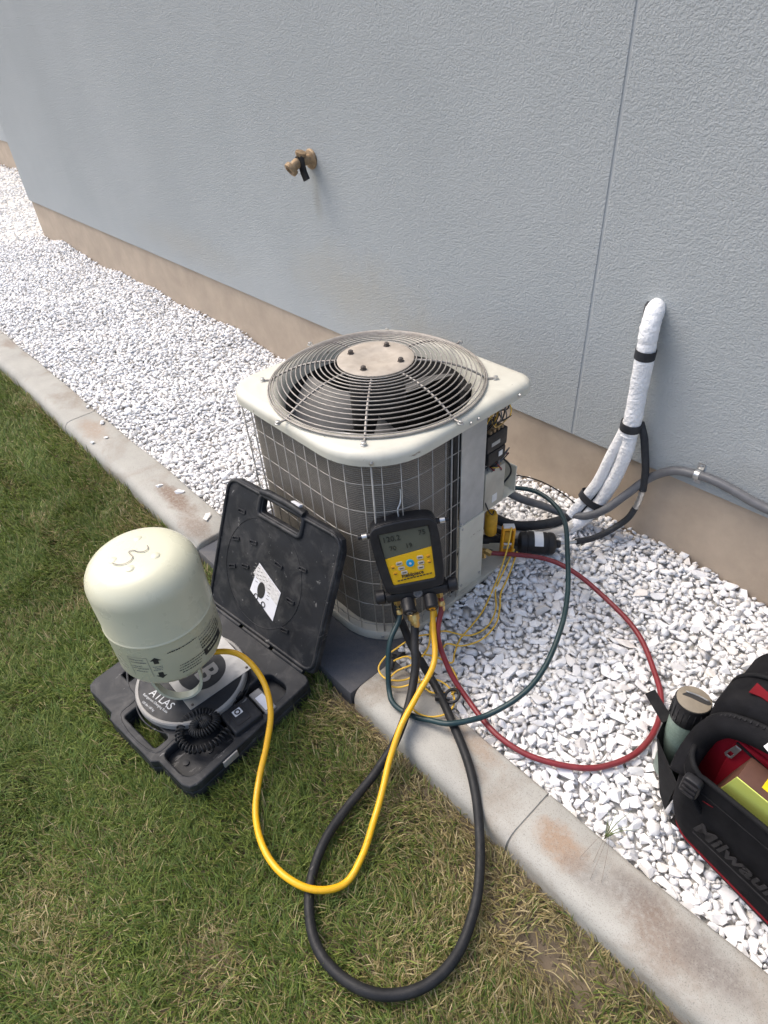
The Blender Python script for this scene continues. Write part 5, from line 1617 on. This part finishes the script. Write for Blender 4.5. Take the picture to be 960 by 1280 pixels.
# keep to the part of the lawn the camera could see, with a margin round it
u, v, dep = project(gx_, gy_, np.full(len(gx_), LAWN_Z + .03))
keep = (u > -260) & (u < 1220) & (v > 60) & (v < 1560) & (dep > .1) & ~in_case(gx_, gy_) & ~((gx_ > -1.73) & (gx_ < -.893) & (gy_ > -1.128))
edge = np.exp((gy_ + 1.128) / .055) * np.where(gx_ > -.95, 1.0, .35)
patch = vnoise(gx_, gy_, 4.2, 1) * .5 + vnoise(gx_, gy_, 11, 2) * .3 + vnoise(gx_, gy_, 27, 3) * .2
def blob(cx_, cy_, rx, ry):
    return np.exp(-((gx_ - cx_) / rx) ** 2 - ((gy_ - cy_) / ry) ** 2)
dry = np.clip((patch - .54) * 3.2, 0, 1) * .5 + .9 * edge + .8 * blob(-.18, -1.24, .16, .08) + .55 * blob(-.62, -1.72, .09, .06) + .5 * blob(-.95, -1.95, .15, .1) + .5 * blob(-1.9, -1.20, .3, .06) + .35 * blob(-.6, -1.22, .22, .1) + .4 * blob(-.35, -1.42, .2, .25)
bare = np.clip(.45 * edge + .85 * blob(-.16, -1.22, .12, .05) + .25 * blob(-.62, -1.72, .06, .04), 0, .93)
keep &= rng.uniform(size=len(gx_)) > bare
gx_, gy_, dry, patch = gx_[keep], gy_[keep], dry[keep], patch[keep]
n = len(gx_)
dist_c = np.hypot(gx_, gy_ + 1.7)
lenb = rng.uniform(.024, .060, n) * (1 - .25 * np.clip(dry, 0, 1)) * (1 + .35 * np.exp((gy_ + 1.128) / .02) * (gx_ < -.8))
az = rng.uniform(0, 2 * PI, n) * .6 + vnoise(gx_, gy_, 9, 6) * 5.0
lean = np.clip(rng.normal(.75, .35, n), .1, 1.45)
wid = rng.uniform(.0014, .0031, n) * (1 + .25 * np.clip(dist_c - 1.2, 0, 2))
dirx, diry = np.cos(az), np.sin(az)
sx, sy = -diry, dirx
zb = np.full(n, LAWN_Z)
VB = np.zeros((n, 7, 3), np.float32)
for lvl, (t, wf) in enumerate(((0, 1.0), (.45, .85), (.8, .55))):
    ang = lean * (0.5 + .8 * t)
    hx_ = lenb * t * np.sin(ang); hz_ = lenb * t * np.cos(ang * .9)
    for side_, sgn in ((0, -1), (1, 1)):
        VB[:, lvl * 2 + side_, 0] = gx_ + dirx * hx_ + sgn * sx * wid * wf * .5
        VB[:, lvl * 2 + side_, 1] = gy_ + diry * hx_ + sgn * sy * wid * wf * .5
        VB[:, lvl * 2 + side_, 2] = zb + hz_ + .006
ang = lean * 1.3
VB[:, 6, 0] = gx_ + dirx * lenb * np.sin(ang)
VB[:, 6, 1] = gy_ + diry * lenb * np.sin(ang)
VB[:, 6, 2] = zb + lenb * np.cos(np.minimum(ang, 1.5) * .9) + .006
b0 = (np.arange(n) * 7)[:, None]
Q = np.concatenate([b0 + np.array([[0, 1, 3, 2]]), b0 + np.array([[2, 3, 5, 4]])])
T3 = b0 + np.array([[4, 5, 6]])
me = np_mesh('lawn_grass', VB.reshape(-1, 3), Q, T3)
tone = rng.uniform(size=n)
greens = np.array([(.105, .150, .033), (.155, .205, .045), (.21, .255, .066), (.115, .180, .048)])
colr = greens[rng.integers(0, 4, n)] * rng.uniform(.75, 1.25, (n, 1))
straw = np.array([(.40, .325, .165), (.30, .24, .115), (.50, .42, .25), (.24, .23, .09)])[rng.integers(0, 4, n)] * rng.uniform(.75, 1.15, (n, 1))
isdry = tone < np.clip(.07 + dry, 0, .9)
colr[isdry] = straw[isdry]
olive = vnoise(gx_, gy_, 3.1, 8)[:, None]
colr = colr * (0.85 + .3 * olive) * np.array([1.0, 1.0, .95])
ca = me.color_attributes.new('tone', 'FLOAT_COLOR', 'POINT')
cols = np.ones((n, 7, 4), np.float32)
cols[:, :, :3] = colr[:, None, :]
ca.data.foreach_set('color', cols.ravel())
tag(link('lawn_grass', me, MT['grass']), 'short green lawn with dry straw patches along the kerb', kind='stuff')

# weed by the kerb and a few clods in the bare strip
wd = thing('weed', 'thin grass weed growing out of the gravel at the kerb edge', 'weed', (-0.203, -0.955, 0))
for k, (dx, dy, h) in enumerate(((.035, .02, .075), (.02, .045, .085), (.05, .035, .06), (-.02, .03, .05), (.03, .0, .06), (.0, .02, .095))):
    pts = [(-0.203, -0.955, -.01), (-0.203 + dx * .4, -0.955 + dy * .4, h * .6), (-0.203 + dx, -0.955 + dy, h)]
    build('blade', G().add(*tube(pts, .0013, 4, n=4, rfun=lambda t: 1 - .8 * t)), MT['weed'], wd, 180)
for k, (dx, dy) in enumerate(((-.01, -.09), (.03, -.11), (.015, -.075), (.05, -.10))):
    pts = [(-0.203, -0.955, .0), (-0.203 + dx * .3, -0.975, .035), (-0.203 + dx, -0.955 + dy, KT + .0035)]
    build('dry_stalk', G().add(*tube(pts, .00045, 4, n=5)), MT['marker'], wd, 180)
cl = []
for k in range(1500):
    x = random.uniform(-.85, .35); y = -1.130 - abs(random.gauss(0, .07))
    cl.append((x, y, random.choice((random.uniform(.0015, .005), random.uniform(.003, .009)))))
S = np.array(cl)
g_ = G()
for x, y, r in cl:
    v_, f_ = shapes_lo[random.randrange(len(shapes_lo))]
    g_.add((v_ * r + np.array([x, y, LAWN_Z + r * .4])).tolist(), f_.tolist())
tag(build('soil_clods', g_, MT['soil'], smooth=None), 'crumbs of dry soil along the kerb foot', kind='stuff')
